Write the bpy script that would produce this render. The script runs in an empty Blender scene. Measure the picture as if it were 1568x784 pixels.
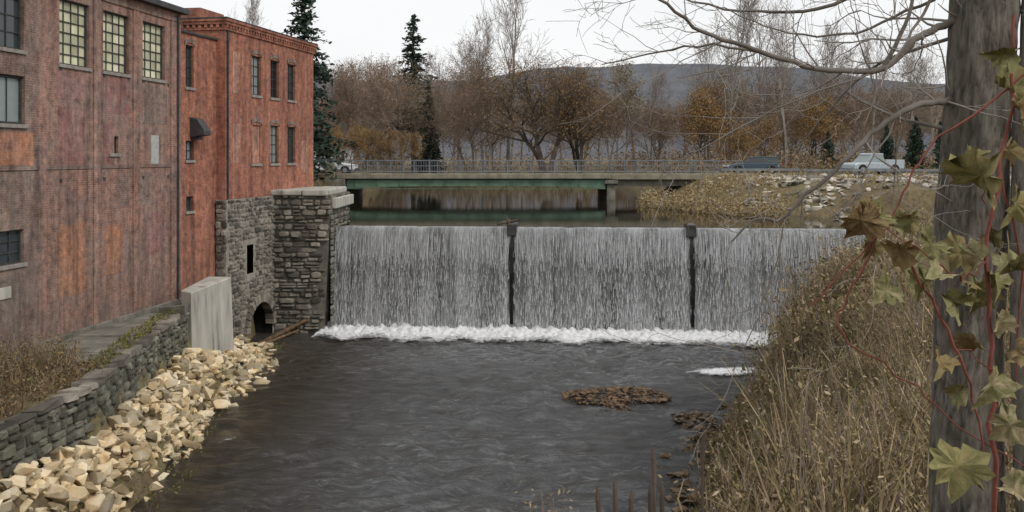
import bpy, bmesh, math, random
import numpy as np
from mathutils import Vector, noise as mnoise
random.seed(3)
R=np.random.default_rng(7)
scene=bpy.context.scene
col=scene.collection
scene.view_settings.view_transform='Standard'
scene.view_settings.look='None'
scene.view_settings.exposure=0
RIV=-9.1; UP=-3.7

# ---------------------------------------------------------------- node helpers
class NT:
    def __init__(s,name):
        s.m=bpy.data.materials.new(name); s.m.use_nodes=True
        s.t=s.m.node_tree; s.N=s.t.nodes; s.L=s.t.links
        s.b=s.N['Principled BSDF']; s.out=s.N['Material Output']
        s.b.inputs['Specular IOR Level'].default_value=0.3
    def new(s,ty,**k):
        n=s.N.new(ty)
        for a,b in k.items(): setattr(n,a,b)
        return n
    def link(s,a,b): s.L.new(a,b)
    def coord(s,scale=(1,1,1),kind='Object'):
        tc=s.new('ShaderNodeTexCoord'); mp=s.new('ShaderNodeMapping')
        mp.inputs['Scale'].default_value=scale
        s.link(tc.outputs[kind],mp.inputs['Vector']); return mp.outputs['Vector']
    def noise(s,vec,scale,detail=5,rough=0.6,dist=0):
        n=s.new('ShaderNodeTexNoise'); s.link(vec,n.inputs['Vector'])
        n.inputs['Scale'].default_value=scale; n.inputs['Detail'].default_value=detail
        n.inputs['Roughness'].default_value=rough; n.inputs['Distortion'].default_value=dist
        return n.outputs['Fac']
    def ramp(s,fac,stops):
        r=s.new('ShaderNodeValToRGB'); s.link(fac,r.inputs['Fac'])
        e=r.color_ramp.elements
        while len(e)<len(stops): e.new(0.5)
        for i,(p,c) in enumerate(stops):
            e[i].position=p
            if not hasattr(c,'__len__'): c=(c,c,c)
            e[i].color=(c[0],c[1],c[2],1)
        return r.outputs['Color']
    def mix(s,fac,a,b,mode='MIX'):
        n=s.new('ShaderNodeMix',data_type='RGBA',blend_type=mode)
        for v,i in ((fac,0),(a,6),(b,7)):
            if hasattr(v,'is_output'): s.link(v,n.inputs[i])
            elif hasattr(v,'__len__'): n.inputs[i].default_value=(v[0],v[1],v[2],1)
            else: n.inputs[i].default_value=v
        return n.outputs[2]
    def math(s,op,a,b=0.0,clamp=False):
        n=s.new('ShaderNodeMath',operation=op,use_clamp=clamp)
        for v,i in ((a,0),(b,1)):
            if hasattr(v,'is_output'): s.link(v,n.inputs[i])
            else: n.inputs[i].default_value=v
        return n.outputs[0]
    def island(s):
        return s.new('ShaderNodeNewGeometry').outputs['Random Per Island']
    def bump(s,h,strength=0.5,dist=0.02,prev=None):
        b=s.new('ShaderNodeBump'); b.inputs['Strength'].default_value=strength
        b.inputs['Distance'].default_value=dist; s.link(h,b.inputs['Height'])
        if prev is not None: s.link(prev,b.inputs['Normal'])
        return b.outputs['Normal']
    def color(s,c): s.link(c,s.b.inputs['Base Color'])
    def normal(s,c): s.link(c,s.b.inputs['Normal'])
    def rough(s,v): s.b.inputs['Roughness'].default_value=v

def noisy(name,stops,scale=3,detail=6,rough=0.85,bump=0.4,bscale=None,bdist=0.02,stretch=(1,1,1),island=0.0,metal=0):
    n=NT(name); v=n.coord(stretch)
    f=n.noise(v,scale,detail); c=n.ramp(f,stops)
    if island>0:
        k=n.math('MULTIPLY_ADD',n.island(),island); k.node.inputs[2].default_value=1-island*0.6
        cc=n.new('ShaderNodeCombineColor')
        for i in range(3): n.link(k,cc.inputs[i])
        c=n.mix(1.0,c,cc.outputs[0],'MULTIPLY')
    n.color(c); n.rough(rough); n.b.inputs['Metallic'].default_value=metal
    if bump>0: n.normal(n.bump(n.noise(v,bscale or scale*4,6),bump,bdist))
    return n.m

def foliage(name,cols,clump=0.6,trans=0.3,rough=0.8,fw=1.3):
    """leaf colour: random per leaf + clumps"""
    n=NT(name); v=n.coord(kind='Object')
    f=n.noise(v,clump,5,.6)
    i=n.island()
    k=n.math('ADD',n.math('MULTIPLY',f,fw),n.math('MULTIPLY',i,0.6)); k=n.math('SUBTRACT',k,fw/2-.2,True)
    st=[((j+0.5)/len(cols),c) for j,c in enumerate(cols)]
    n.color(n.ramp(k,st)); n.rough(rough)
    n.b.inputs['Specular IOR Level'].default_value=0.15
    return n.m

def brick(name,c1,c2,mortar,stain,dirt=0.5):
    n=NT(name); tc=n.new('ShaderNodeTexCoord'); sp=n.new('ShaderNodeSeparateXYZ'); cb=n.new('ShaderNodeCombineXYZ')
    n.link(tc.outputs['Object'],sp.inputs[0])
    n.link(n.math('ADD',sp.outputs[0],sp.outputs[1]),cb.inputs[0]); n.link(sp.outputs[2],cb.inputs[1])
    b=n.new('ShaderNodeTexBrick'); n.link(cb.outputs[0],b.inputs['Vector'])
    b.inputs['Scale'].default_value=1; b.inputs['Brick Width'].default_value=.22; b.inputs['Row Height'].default_value=.078
    b.inputs['Mortar Size'].default_value=.009; b.inputs['Mortar Smooth'].default_value=.3
    b.inputs['Color1'].default_value=(*c1,1); b.inputs['Color2'].default_value=(*c2,1); b.inputs['Mortar'].default_value=(*mortar,1)
    v=n.coord()
    big=n.noise(v,0.5,8,0.72,1.0)
    c=n.mix(n.math('MULTIPLY',n.ramp(big,[(.42,0),(.58,1)]),dirt),b.outputs['Color'],stain)
    vs=n.coord((1.6,1.6,.16)); st=n.noise(vs,1.3,6,0.7)
    c=n.mix(1.0,c,n.ramp(st,[(.3,(.42,.41,.41)),(.5,(.92,.92,.92)),(.72,(1.35,1.32,1.3))]),'MULTIPLY')
    md=n.noise(v,3.0,8,0.78)
    c=n.mix(1.0,c,n.ramp(md,[(.32,(.42,.42,.44)),(.5,(1,1,1)),(.68,(1.55,1.5,1.45))]),'MULTIPLY')
    # pale efflorescence patches
    ef=n.noise(n.coord((1,1,.7)),.9,9,.8,1.5)
    c=n.mix(n.ramp(ef,[(.56,0),(.7,.45)]),c,(.42,.35,.31))
    mr=n.new('ShaderNodeMapRange'); n.link(sp.outputs[2],mr.inputs[0]); mr.inputs[1].default_value=-6.2; mr.inputs[2].default_value=-2.5; mr.inputs[3].default_value=.5; mr.inputs[4].default_value=0
    c=n.mix(n.math('MULTIPLY',mr.outputs[0],n.ramp(st,[(.3,1),(.6,.3)])),c,(.11,.1,.08))
    n.color(c); n.rough(.92)
    h=n.math('ADD',n.math('MULTIPLY',b.outputs['Fac'],-1.0),n.math('MULTIPLY',md,1.2))
    n.normal(n.bump(h,.7,.018)); return n.m

# ---------------------------------------------------------------- materials
M={}
M['brickA']=brick('brick_old',(.38,.18,.125),(.25,.125,.097),(.34,.29,.25),(.28,.2,.17),.75)
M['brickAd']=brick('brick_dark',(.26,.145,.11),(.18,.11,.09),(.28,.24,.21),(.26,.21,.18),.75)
M['brickO']=brick('brick_orange',(.50,.21,.11),(.4,.165,.09),(.36,.27,.2),(.33,.19,.145),.75)
M['brickP']=brick('brick_painted',(.31,.125,.11),(.26,.11,.097),(.29,.18,.16),(.31,.22,.195),.6)
M['brickB']=brick('brick_red',(.48,.175,.105),(.35,.125,.078),(.37,.25,.19),(.27,.12,.085),.65)
M['brickPale']=brick('brick_pale_infill',(.47,.24,.17),(.41,.2,.14),(.42,.31,.25),(.33,.17,.12),.4)
M['stone']=noisy('rubble_stone',[(.25,(.085,.072,.058)),(.5,(.2,.175,.145)),(.75,(.36,.325,.275))],1.2,7,.9,.8,9,.03,island=1.15)
M['stoneD']=noisy('stone_dark',[(.25,(.065,.065,.045)),(.5,(.15,.142,.11)),(.75,(.25,.235,.195))],1.2,7,.9,.8,9,.03,island=1.0)  # darker copy of the rubble stone
M['mortar']=noisy('mortar',[(.3,(.2,.185,.155)),(.7,(.38,.35,.3))],2.5,6,.95,.6,14)
M['mortarD']=noisy('mortar_dark',[(.3,(.08,.075,.06)),(.7,(.19,.175,.145))],2.5,6,.95,.6,14)
M['conc']=noisy('concrete_light',[(.28,(.16,.15,.13)),(.42,(.38,.36,.315)),(.6,(.5,.475,.42)),(.8,(.62,.59,.53))],1.3,9,.9,.6,8,stretch=(1.6,1.6,.35))
M['concD']=noisy('concrete_dark',[(.25,(.07,.068,.055)),(.55,(.2,.185,.155)),(.8,(.34,.315,.27))],1.4,8,.9,.5,8)
M['dam']=noisy('wet_concrete',[(.3,(.02,.02,.02)),(.7,(.075,.075,.072))],2,7,.45,.6,8)
M['rock']=noisy('limestone_rock',[(.25,(.34,.22,.10)),(.45,(.57,.44,.26)),(.75,(.76,.69,.54))],1.6,6,.9,.6,7,.03,island=.95)
M['rockG']=noisy('pale_rubble',[(.25,(.24,.21,.17)),(.5,(.44,.4,.33)),(.75,(.68,.65,.58))],1.2,6,.9,.5,7,.03,island=1.0)
M['rockD']=noisy('wet_rock',[(.3,(.05,.033,.018)),(.6,(.16,.10,.055)),(.8,(.32,.22,.12))],4,6,.6,.6,9,.02,island=1.0)
M['green']=noisy('green_steel',[(.3,(.06,.11,.08)),(.6,(.14,.23,.16)),(.8,(.2,.27,.19))],1.1,7,.6,.1)
M['beige']=noisy('bridge_fascia',[(.3,(.15,.135,.095)),(.7,(.34,.31,.23))],1.2,7,.85,.2)
M['steel']=noisy('galvanised_steel',[(.3,(.14,.15,.16)),(.7,(.27,.28,.3))],2,5,.6,.05,metal=.2)
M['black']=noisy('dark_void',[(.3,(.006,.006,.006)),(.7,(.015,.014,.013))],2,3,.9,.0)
M['flash']=noisy('roof_flashing',[(.3,(.03,.03,.032)),(.7,(.08,.08,.085))],3,5,.6,.1)
M['roof']=noisy('roof_tar',[(.3,(.05,.05,.05)),(.7,(.1,.1,.1))],2,5,.9,.3)
M['frame']=noisy('window_frame',[(.3,(.03,.035,.03)),(.7,(.07,.075,.065))],5,5,.7,.1)
M['frameP']=noisy('window_frame_pale',[(.3,(.3,.32,.3)),(.7,(.5,.5,.48))],5,5,.7,.1)
M['sill']=noisy('stone_sill',[(.3,(.2,.18,.16)),(.7,(.36,.33,.3))],5,5,.9,.2)
M['pane']=noisy('fibreglass_pane',[(.3,(.40,.40,.26)),(.5,(.60,.58,.40)),(.75,(.70,.68,.53))],1.4,6,.5,.1,island=.6)
M['asph']=noisy('asphalt',[(.3,(.04,.04,.042)),(.7,(.075,.075,.077))],2,6,.9,.3)
M['line']=noisy('road_paint',[(.3,(.6,.55,.3)),(.7,(.75,.7,.4))],3,5,.8,.1)
def bark_mat():
    n=NT('bark_grey'); v=n.coord((1,1,.2)); v2=n.coord((1,1,1))
    a=n.noise(v,22,8,.75,.4); b=n.noise(v2,1.6,6,.65)
    c=n.ramp(a,[(.36,(.06,.05,.04)),(.48,(.16,.138,.115)),(.6,(.24,.215,.185)),(.75,(.32,.3,.265))])
    c=n.mix(n.ramp(b,[(.45,0),(.68,.65)]),c,(.17,.165,.125))
    at=n.new('ShaderNodeAttribute'); at.attribute_name='groove'
    c=n.mix(at.outputs['Fac'],c,(.05,.042,.034))
    n.color(c); n.rough(.95); n.normal(n.bump(a,1.0,.03)); return n.m
M['bark']=bark_mat()
M['twig']=noisy('twig_brown',[(.3,(.17,.13,.105)),(.7,(.31,.25,.205))],1.5,4,.9,0)  # lightened so background trees carry distance haze in their colour
M['twigG']=noisy('twig_grey',[(.3,(.2,.175,.155)),(.7,(.34,.31,.28))],1.5,4,.9,0)
M['twigF']=noisy('branch_grey',[(.3,(.10,.085,.07)),(.7,(.23,.205,.18))],3,4,.9,0)
M['twigD']=noisy('twig_dark',[(.3,(.06,.045,.035)),(.7,(.15,.115,.09))],1.5,4,.9,0)
M['redvine']=noisy('red_vine_stem',[(.3,(.13,.035,.025)),(.7,(.27,.085,.06))],9,4,.7,.2)
M['lfBrown']=foliage('leaf_brown',[(.17,.11,.065),(.27,.17,.10),(.34,.22,.135),(.29,.22,.15)])  # leaf tones lightened, distance haze mixed into the colour
M['lfOrange']=foliage('leaf_orange',[(.18,.11,.05),(.32,.18,.07),(.37,.24,.1),(.25,.18,.09)])
M['lfTan']=foliage('leaf_tan',[(.2,.165,.10),(.32,.265,.17),(.26,.21,.13)])
M['lfGrey']=foliage('leaf_greybrown',[(.2,.16,.13),(.3,.25,.21),(.36,.31,.27)])
M['lfYG']=foliage('leaf_yellowgreen',[(.08,.09,.025),(.18,.18,.05),(.3,.25,.08)])
M['needle']=foliage('spruce_needles',[(.02,.04,.03),(.045,.07,.052),(.08,.105,.08)])
M['weed']=foliage('weed_foliage',[(.07,.05,.028),(.22,.155,.085),(.165,.15,.06),(.37,.275,.165),(.21,.185,.08),(.48,.385,.26),(.29,.2,.12),(.16,.15,.06),(.34,.25,.145)],.55,fw=2.2)
M['weedY']=foliage('weed_yellow',[(.16,.12,.065),(.35,.26,.13),(.44,.34,.2),(.28,.22,.1),(.38,.28,.15)],.7)
M['weedR']=foliage('weed_rust',[(.08,.06,.035),(.21,.14,.08),(.31,.22,.13),(.15,.145,.06)],1.0)

def vine_leaf_mat():
    n=NT('vine_leaf'); v=n.coord()
    f=n.noise(v,18,7,.7,.3); i=n.island()
    k=n.math('ADD',n.math('MULTIPLY',f,1.1),n.math('MULTIPLY',i,.75)); k=n.math('SUBTRACT',k,.45,True)
    n.color(n.ramp(k,[(.05,(.12,.07,.03)),(.28,(.24,.165,.075)),(.5,(.27,.235,.10)),(.68,(.18,.175,.07)),(.95,(.44,.35,.22))])); n.rough(.75)
    n.normal(n.bump(n.noise(v,45,5),.7,.01)); return n.m
M['vleaf']=vine_leaf_mat()

def ground_mat():
    n=NT('ground_soil'); v=n.coord()
    a=n.ramp(n.noise(v,.35,8,.65),[(.3,(.08,.06,.038)),(.45,(.17,.13,.075)),(.6,(.18,.16,.08)),(.8,(.27,.22,.14))])
    b=n.ramp(n.noise(v,6,6,.7),[(.3,(.5,.5,.5)),(.7,(1.4,1.35,1.3))])
    n.color(n.mix(1,a,b,'MULTIPLY')); n.rough(.95); n.normal(n.bump(n.noise(v,5,8,.7),.9,.08)); return n.m
M['ground']=ground_mat()
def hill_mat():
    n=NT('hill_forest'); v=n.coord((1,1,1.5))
    n.color(n.ramp(n.noise(v,.03,10,.75),[(.3,(.155,.17,.195)),(.5,(.205,.215,.24)),(.7,(.26,.26,.275))])); n.rough(1)  # blue-grey ramp carries the aerial haze in its base colour
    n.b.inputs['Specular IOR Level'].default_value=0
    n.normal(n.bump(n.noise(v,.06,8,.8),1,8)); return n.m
M['hill']=hill_mat()

def river_mat():
    n=NT('river_water'); v=n.coord((1,1,1))
    n.b.inputs['IOR'].default_value=1.33; n.b.inputs['Specular IOR Level'].default_value=.5
    v1=n.coord((.6,1.3,1))
    w2=n.noise(v1,2.6,7,.75,.7); w3=n.noise(v1,10,4,.65)
    h=n.math('ADD',w2,n.math('MULTIPLY',w3,.25))
    n.normal(n.bump(h,1.0,.38))
    vf=n.coord((.7,1.6,1)); f=n.noise(vf,1.5,10,.8,1.8); big=n.noise(v,.16,4,.6,1)
    fm=n.math('MULTIPLY',n.ramp(f,[(.5,0),(.66,1)]),n.ramp(big,[(.38,.15),(.6,1)]))
    sp=n.new('ShaderNodeSeparateXYZ'); tc=n.new('ShaderNodeTexCoord'); n.link(tc.outputs['Object'],sp.inputs[0])
    mr=n.new('ShaderNodeMapRange'); n.link(sp.outputs[1],mr.inputs[0]); mr.inputs[1].default_value=37; mr.inputs[2].default_value=47
    fm=n.math('ADD',fm,n.math('MULTIPLY',n.ramp(f,[(.43,0),(.62,1)]),mr.outputs[0]),True)
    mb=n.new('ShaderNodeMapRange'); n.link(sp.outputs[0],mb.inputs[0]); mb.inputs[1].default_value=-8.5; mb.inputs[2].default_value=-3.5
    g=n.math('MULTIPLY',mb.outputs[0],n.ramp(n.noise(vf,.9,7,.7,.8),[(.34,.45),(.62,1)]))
    base=n.mix(g,(.05,.038,.025),(.155,.16,.165))  # left brown paints in the building's reflection, patchy grey the sky ripples
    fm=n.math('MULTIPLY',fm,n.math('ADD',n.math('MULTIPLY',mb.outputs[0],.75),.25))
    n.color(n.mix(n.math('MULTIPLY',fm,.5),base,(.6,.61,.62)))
    rr=n.math('ADD',n.math('MULTIPLY',fm,.4),.07); n.link(rr,n.b.inputs['Roughness'])
    return n.m
M['river']=river_mat()
def pond_mat():
    n=NT('pond_water'); v=n.coord((1,2,1))
    n.b.inputs['Base Color'].default_value=(.02,.017,.011,1); n.b.inputs['IOR'].default_value=1.33
    n.b.inputs['Roughness'].default_value=.03; n.b.inputs['Specular IOR Level'].default_value=.5
    n.normal(n.bump(n.noise(v,1.3,3),.25,.012)); return n.m
M['pond']=pond_mat()

def fall_mat(seed,lo,hi,amax,opaque):
    n=NT('falling_water%d'%seed)
    tc=n.new('ShaderNodeTexCoord')
    def mp(sx,sz):
        m=n.new('ShaderNodeMapping'); m.inputs['Location'].default_value=(seed*13.7,0,seed*3.1)
        m.inputs['Scale'].default_value=(sx,0,sz); n.link(tc.outputs['Object'],m.inputs[0]); return m.outputs[0]
    a=n.noise(mp(1,.045),4.5,9,.8,.1)
    b=n.noise(mp(1,.4),18,6,.85,.2)
    c=n.noise(mp(1,.1),.8,4,.6)
    d=n.noise(mp(1,.5),1.6,4,.6)
    k=n.math('ADD',n.math('MULTIPLY',a,.55),n.math('MULTIPLY',b,.45)); k=n.math('ADD',k,n.math('MULTIPLY',n.math('SUBTRACT',c,.5),.42))
    k=n.math('ADD',k,n.math('MULTIPLY',n.math('SUBTRACT',d,.5),.25))
    al=n.ramp(k,[(lo,0),(hi,1)])
    sp=n.new('ShaderNodeSeparateXYZ'); n.link(tc.outputs['Object'],sp.inputs[0])
    mr=n.new('ShaderNodeValToRGB'); e=mr.color_ramp.elements
    zz=n.new('ShaderNodeMapRange'); n.link(sp.outputs[2],zz.inputs[0]); zz.inputs[1].default_value=-9.15; zz.inputs[2].default_value=-3.7
    n.link(zz.outputs[0],mr.inputs[0])
    e[0].position=0; e[0].color=(1,1,1,1); e[1].position=1; e[1].color=(1,1,1,1)
    for p_,v_ in ((.2,.85),(.6,.55),(.88,.7)):
        q=e.new(p_); q.color=(v_,v_,v_,1)
    al=n.math('MULTIPLY',n.math('MULTIPLY',al,amax),mr.outputs[0],True)
    if opaque:
        n.color(n.mix(al,(.045,.047,.044),(.55,.56,.57))); n.rough(.3)
    else:
        n.b.inputs['Base Color'].default_value=(.64,.65,.66,1); n.rough(.4); n.link(al,n.b.inputs['Alpha'])
    n.normal(n.bump(k,.6,.05)); return n.m
M['fall1']=fall_mat(1,.38,.68,.75,True); M['fall2']=fall_mat(2,.46,.66,.65,False)

def foam_mat():
    n=NT('foam'); v=n.coord()
    f=n.noise(v,2.4,9,.8,.8)
    at=n.new('ShaderNodeAttribute'); at.attribute_name='edge'
    k=n.math('SUBTRACT',n.math('ADD',f,0.55),at.outputs['Fac'])
    n.link(n.ramp(k,[(.43,0),(.66,1)]),n.b.inputs['Alpha'])
    n.color(n.ramp(n.noise(v,5,5,.7),[(.3,(.6,.61,.62)),(.6,(.88,.88,.88))])); n.rough(.6)
    n.normal(n.bump(n.noise(v,6,6,.7),.6,.06)); return n.m
M['foam']=foam_mat()

def flat(name,c,rough=.4,metal=0,spec=.5):
    n=NT(name); v=n.coord(); f=n.noise(v,3,4)
    n.color(n.mix(f,tuple(x*.8 for x in c),tuple(min(1,x*1.15) for x in c))); n.rough(rough)
    n.b.inputs['Metallic'].default_value=metal; n.b.inputs['Specular IOR Level'].default_value=spec
    return n.m
M['glass']=flat('window_glass',(.045,.055,.06),.12)
M['glassL']=flat('window_glass_pale',(.24,.28,.28),.3)  # paler base colour than the other glass
M['paintBlue']=flat('car_paint_blue',(.05,.075,.10),.25)
M['paintSilver']=flat('truck_paint_grey',(.42,.47,.5),.3,.1)
M['paintWhite']=flat('car_paint_white',(.7,.7,.7),.3)
M['tyre']=flat('tyre',(.02,.02,.02),.8); M['hub']=flat('hub',(.35,.35,.36),.4,.5)
M['lampR']=flat('tail_lamp',(.35,.02,.02),.3); M['lampW']=flat('head_lamp',(.6,.6,.6),.2)
M['white']=flat('white_paint',(.7,.7,.68),.7)

# ---------------------------------------------------------------- mesh helpers
def obj(name,me,parent=None):
    o=bpy.data.objects.new(name,me); col.objects.link(o)
    if parent: o.parent=parent
    return o
def empty(name,loc=(0,0,0),rz=0):
    e=bpy.data.objects.new(name,None); e.location=loc; e.rotation_euler=(0,0,rz); e.empty_display_size=.3
    col.objects.link(e); return e
def mesh(name,V,F,mats,idx=None,smooth=False):
    me=bpy.data.meshes.new(name)
    V=V.tolist() if hasattr(V,'tolist') else V; F=F.tolist() if hasattr(F,'tolist') else F
    me.from_pydata(V,[],F)
    if not isinstance(mats,(list,tuple)): mats=[mats]
    for m in mats: me.materials.append(m)
    if idx is not None: me.polygons.foreach_set('material_index',np.asarray(idx,dtype=np.int32))
    if smooth: me.polygons.foreach_set('use_smooth',np.ones(len(F),dtype=bool))
    me.update(); return me
def boxes(name,L,mat,parent=None,bevel=0):
    V=[];F=[]
    for (x0,x1,y0,y1,z0,z1) in L:
        b=len(V)
        V+=[(x0,y0,z0),(x1,y0,z0),(x1,y1,z0),(x0,y1,z0),(x0,y0,z1),(x1,y0,z1),(x1,y1,z1),(x0,y1,z1)]
        F+=[(b,b+3,b+2,b+1),(b+4,b+5,b+6,b+7),(b,b+1,b+5,b+4),(b+1,b+2,b+6,b+5),(b+2,b+3,b+7,b+6),(b+3,b,b+4,b+7)]
    o=obj(name,mesh(name,V,F,mat),parent)
    if bevel:
        m=o.modifiers.new('b','BEVEL'); m.width=bevel; m.segments=2
    return o
def prism(name,pts,w,mat,parent=None,bevel=0,topw=None,zc=None):
    n=len(pts); V=[]
    for s in (-1,1):
        for (x,z) in pts:
            ww=w
            if topw is not None and z>zc: ww=topw
            V.append((x,s*ww/2,z))
    F=[tuple(range(n)),tuple(range(2*n-1,n-1,-1))]+[(i,i+n,(i+1)%n+n,(i+1)%n) for i in range(n)]
    me=mesh(name,V,F,mat); bm=bmesh.new(); bm.from_mesh(me); bmesh.ops.recalc_face_normals(bm,faces=bm.faces); bm.to_mesh(me); bm.free()
    o=obj(name,me,parent)
    if bevel: m=o.modifiers.new('b','BEVEL'); m.width=bevel; m.segments=2
    return o
def segs_arrays(S,n):
    S=np.asarray(S,dtype=float); P0=S[:,0:3];P1=S[:,3:6];r0=S[:,6];r1=S[:,7]
    D=P1-P0; D/= (np.linalg.norm(D,axis=1,keepdims=True)+1e-9)
    ref=np.where(np.abs(D[:,2:3])>.9,np.array([[1.,0,0]]),np.array([[0,0,1.]]))
    A=np.cross(D,ref);A/=np.linalg.norm(A,axis=1,keepdims=True);B=np.cross(D,A)
    an=np.arange(n)*2*math.pi/n
    ring=A[:,None,:]*np.cos(an)[None,:,None]+B[:,None,:]*np.sin(an)[None,:,None]
    V=np.concatenate([P0[:,None,:]+ring*r0[:,None,None],P1[:,None,:]+ring*r1[:,None,None]],axis=1).reshape(-1,3)
    i=np.arange(n);j=(i+1)%n
    q=np.stack([i,j,j+n,i+n],axis=1)
    F=(np.arange(len(S))[:,None,None]*2*n+q[None]).reshape(-1,4)
    return V,F
def quads(C,size,rng,flat=None,asp=.6):
    N=len(C); a=rng.normal(size=(N,3)); 
    if flat: a[:,2]*=flat
    a/=np.linalg.norm(a,axis=1,keepdims=True)
    b=rng.normal(size=(N,3)); b=np.cross(a,b); b/=np.linalg.norm(b,axis=1,keepdims=True)
    s=(np.ones(N)*size)[:,None]
    V=np.stack([C-a*s*.5,C+b*s*.5*asp-a*s*.05,C+a*s*.5,C-b*s*.5*asp+a*s*.08],axis=1).reshape(-1,3)
    F=np.arange(N*4).reshape(-1,4); return V,F
def join(parts):
    Vs=[];Fs=[];I=[];o=0
    for V,F,m in parts:
        Vs.append(V);Fs.append(F+o);I.append(np.full(len(F),m));o+=len(V)
    return np.concatenate(Vs),np.concatenate(Fs),np.concatenate(I)
def smooth(t):
    t=np.clip(t,0,1); return t*t*(3-2*t)
def tube(path,radii,n=8,sub=4,jit=0,rng=R):
    P=np.array(path,float); K=len(P); rad=np.array(radii,float)
    T=np.linspace(0,K-1,(K-1)*sub+1); out=[]
    for t in T:
        i=min(int(t),K-2); f=t-i
        p0=P[max(i-1,0)];p1=P[i];p2=P[i+1];p3=P[min(i+2,K-1)]
        out.append(.5*((2*p1)+(-p0+p2)*f+(2*p0-5*p1+4*p2-p3)*f*f+(-p0+3*p1-3*p2+p3)*f**3))
    Q=np.array(out)
    if jit: Q[1:-1]+=rng.normal(size=Q[1:-1].shape)*jit
    r=np.interp(T,np.arange(K),rad)
    V=[];A=None
    for i in range(len(Q)):
        d=Q[min(i+1,len(Q)-1)]-Q[max(i-1,0)]; d/=np.linalg.norm(d)
        if A is None: A=np.cross(d,[0.3,1,0.1])
        A=A-d*np.dot(A,d);A/=np.linalg.norm(A);B=np.cross(d,A)
        for k in range(n):
            a=2*math.pi*k/n; V.append(Q[i]+(A*math.cos(a)+B*math.sin(a))*r[i])
    F=[(i*n+k,i*n+(k+1)%n,(i+1)*n+(k+1)%n,(i+1)*n+k) for i in range(len(Q)-1) for k in range(n)]
    return np.array(V),np.array(F),Q,r

# ---------------------------------------------------------------- terrain
def ydam(x): return 50.2-(x+9.3)*.088
XE_Y=[-30,0,8,11,14,20,24,29,33,40,46,52]; XE_X=[-20,-9,-5,-1,1.5,3.6,4.6,5.4,7.5,11.6,14.3,15.0]
XL_Y=[0,12,21,25.5,33,37,44,60]; XL_X=[-13,-12.5,-11.6,-11.2,-12.4,-12.8,-13.2,-13.4]
UR_Y=[48,50,55,62,70,78,90,160]; UR_X=[19,18.5,17,13.5,10.5,12,13,13]
def height(x,y):
    x=np.asarray(x,float);y=np.asarray(y,float)
    xe=np.interp(y,XE_Y,XE_X)+.3*np.sin(y*.9); xl=np.interp(y,XL_Y,XL_X)
    ztop=-3.8+2.1*(1-smooth((y-1)/5))
    right=-10+(ztop+10)*smooth((x-xe+.8)/5.8)
    foot=np.interp(y,[0,20,37,45,49],[-7.5,-7.5,-7.7,-8.9,-9.9])
    left=-10+(foot+10)*smooth((xl+2.3-x)/2.1)
    left=np.where(x<xl-.15,-6.22,left)
    left=np.where(x<-19,-2.0,left)
    dn=np.maximum(right,left)
    ur=np.interp(y,UR_Y,UR_X)
    wd=np.interp(y,[50,55,74,80],[4,13,11,6.5])
    u1=-5.5+3.8*(smooth((x-ur+2.6)/wd*.9+.0)**.8)
    u2=-5.5+3.8*smooth((-15.0-x+.7)/2)
    u3=-5.5+3.8*smooth((y-128)/14)
    up=np.maximum(np.maximum(u1,u2),u3)
    up=np.where((x<-12)&(y<60),-2.2,up)
    t=smooth((y-ydam(np.clip(x,-9.3,19))-.3)/.8)
    return dn*(1-t)+up*t
gx=np.concatenate([-np.geomspace(2500,24,18),np.arange(-23,26,.4),np.geomspace(27,2500,24)])
gy=np.concatenate([-np.geomspace(300,6,7),np.arange(-4,60,.4),np.arange(60,145,1.5),np.geomspace(148,3000,20)])
X,Y=np.meshgrid(gx,gy); Z=height(X,Y)
nz=np.array([mnoise.noise(Vector((a*.7,b*.7,0)))*.12+mnoise.noise(Vector((a*2.3,b*2.3,5)))*.06 for a,b in zip(X.ravel(),Y.ravel())]).reshape(X.shape)
Z=Z+nz*np.where((np.abs(X)<40)&(Y<75),1,0.3)
V=np.stack([X,Y,Z],-1).reshape(-1,3); nx,ny=len(gx),len(gy)
i=np.arange(ny-1)[:,None]*nx+np.arange(nx-1)[None]; F=np.stack([i,i+1,i+nx+1,i+nx],-1).reshape(-1,4)
obj('ground',mesh('ground',V,F,M['ground'],smooth=True))

# hill
hx=np.linspace(-2200,2200,200);hy=np.linspace(800,1700,40);X,Y=np.meshgrid(hx,hy)
pr=91+40*np.exp(-((X-220)/300)**2)+14*np.exp(-((X+500)/300)**2)-25*smooth((X-600)/600)
Z=pr*smooth((Y-800)/500)*1.0-3
Z+=np.array([mnoise.noise(Vector((a*.01,b*.01,0)))*8+mnoise.noise(Vector((a*.05,b*.05,3)))*2.5 for a,b in zip(X.ravel(),Y.ravel())]).reshape(X.shape)*smooth((Y-800)/300)
V=np.stack([X,Y,Z],-1).reshape(-1,3);nx,ny=len(hx),len(hy)
i=np.arange(ny-1)[:,None]*nx+np.arange(nx-1)[None]; F=np.stack([i,i+1,i+nx+1,i+nx],-1).reshape(-1,4)
obj('hill',mesh('hill',V,F,M['hill'],smooth=True))

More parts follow.
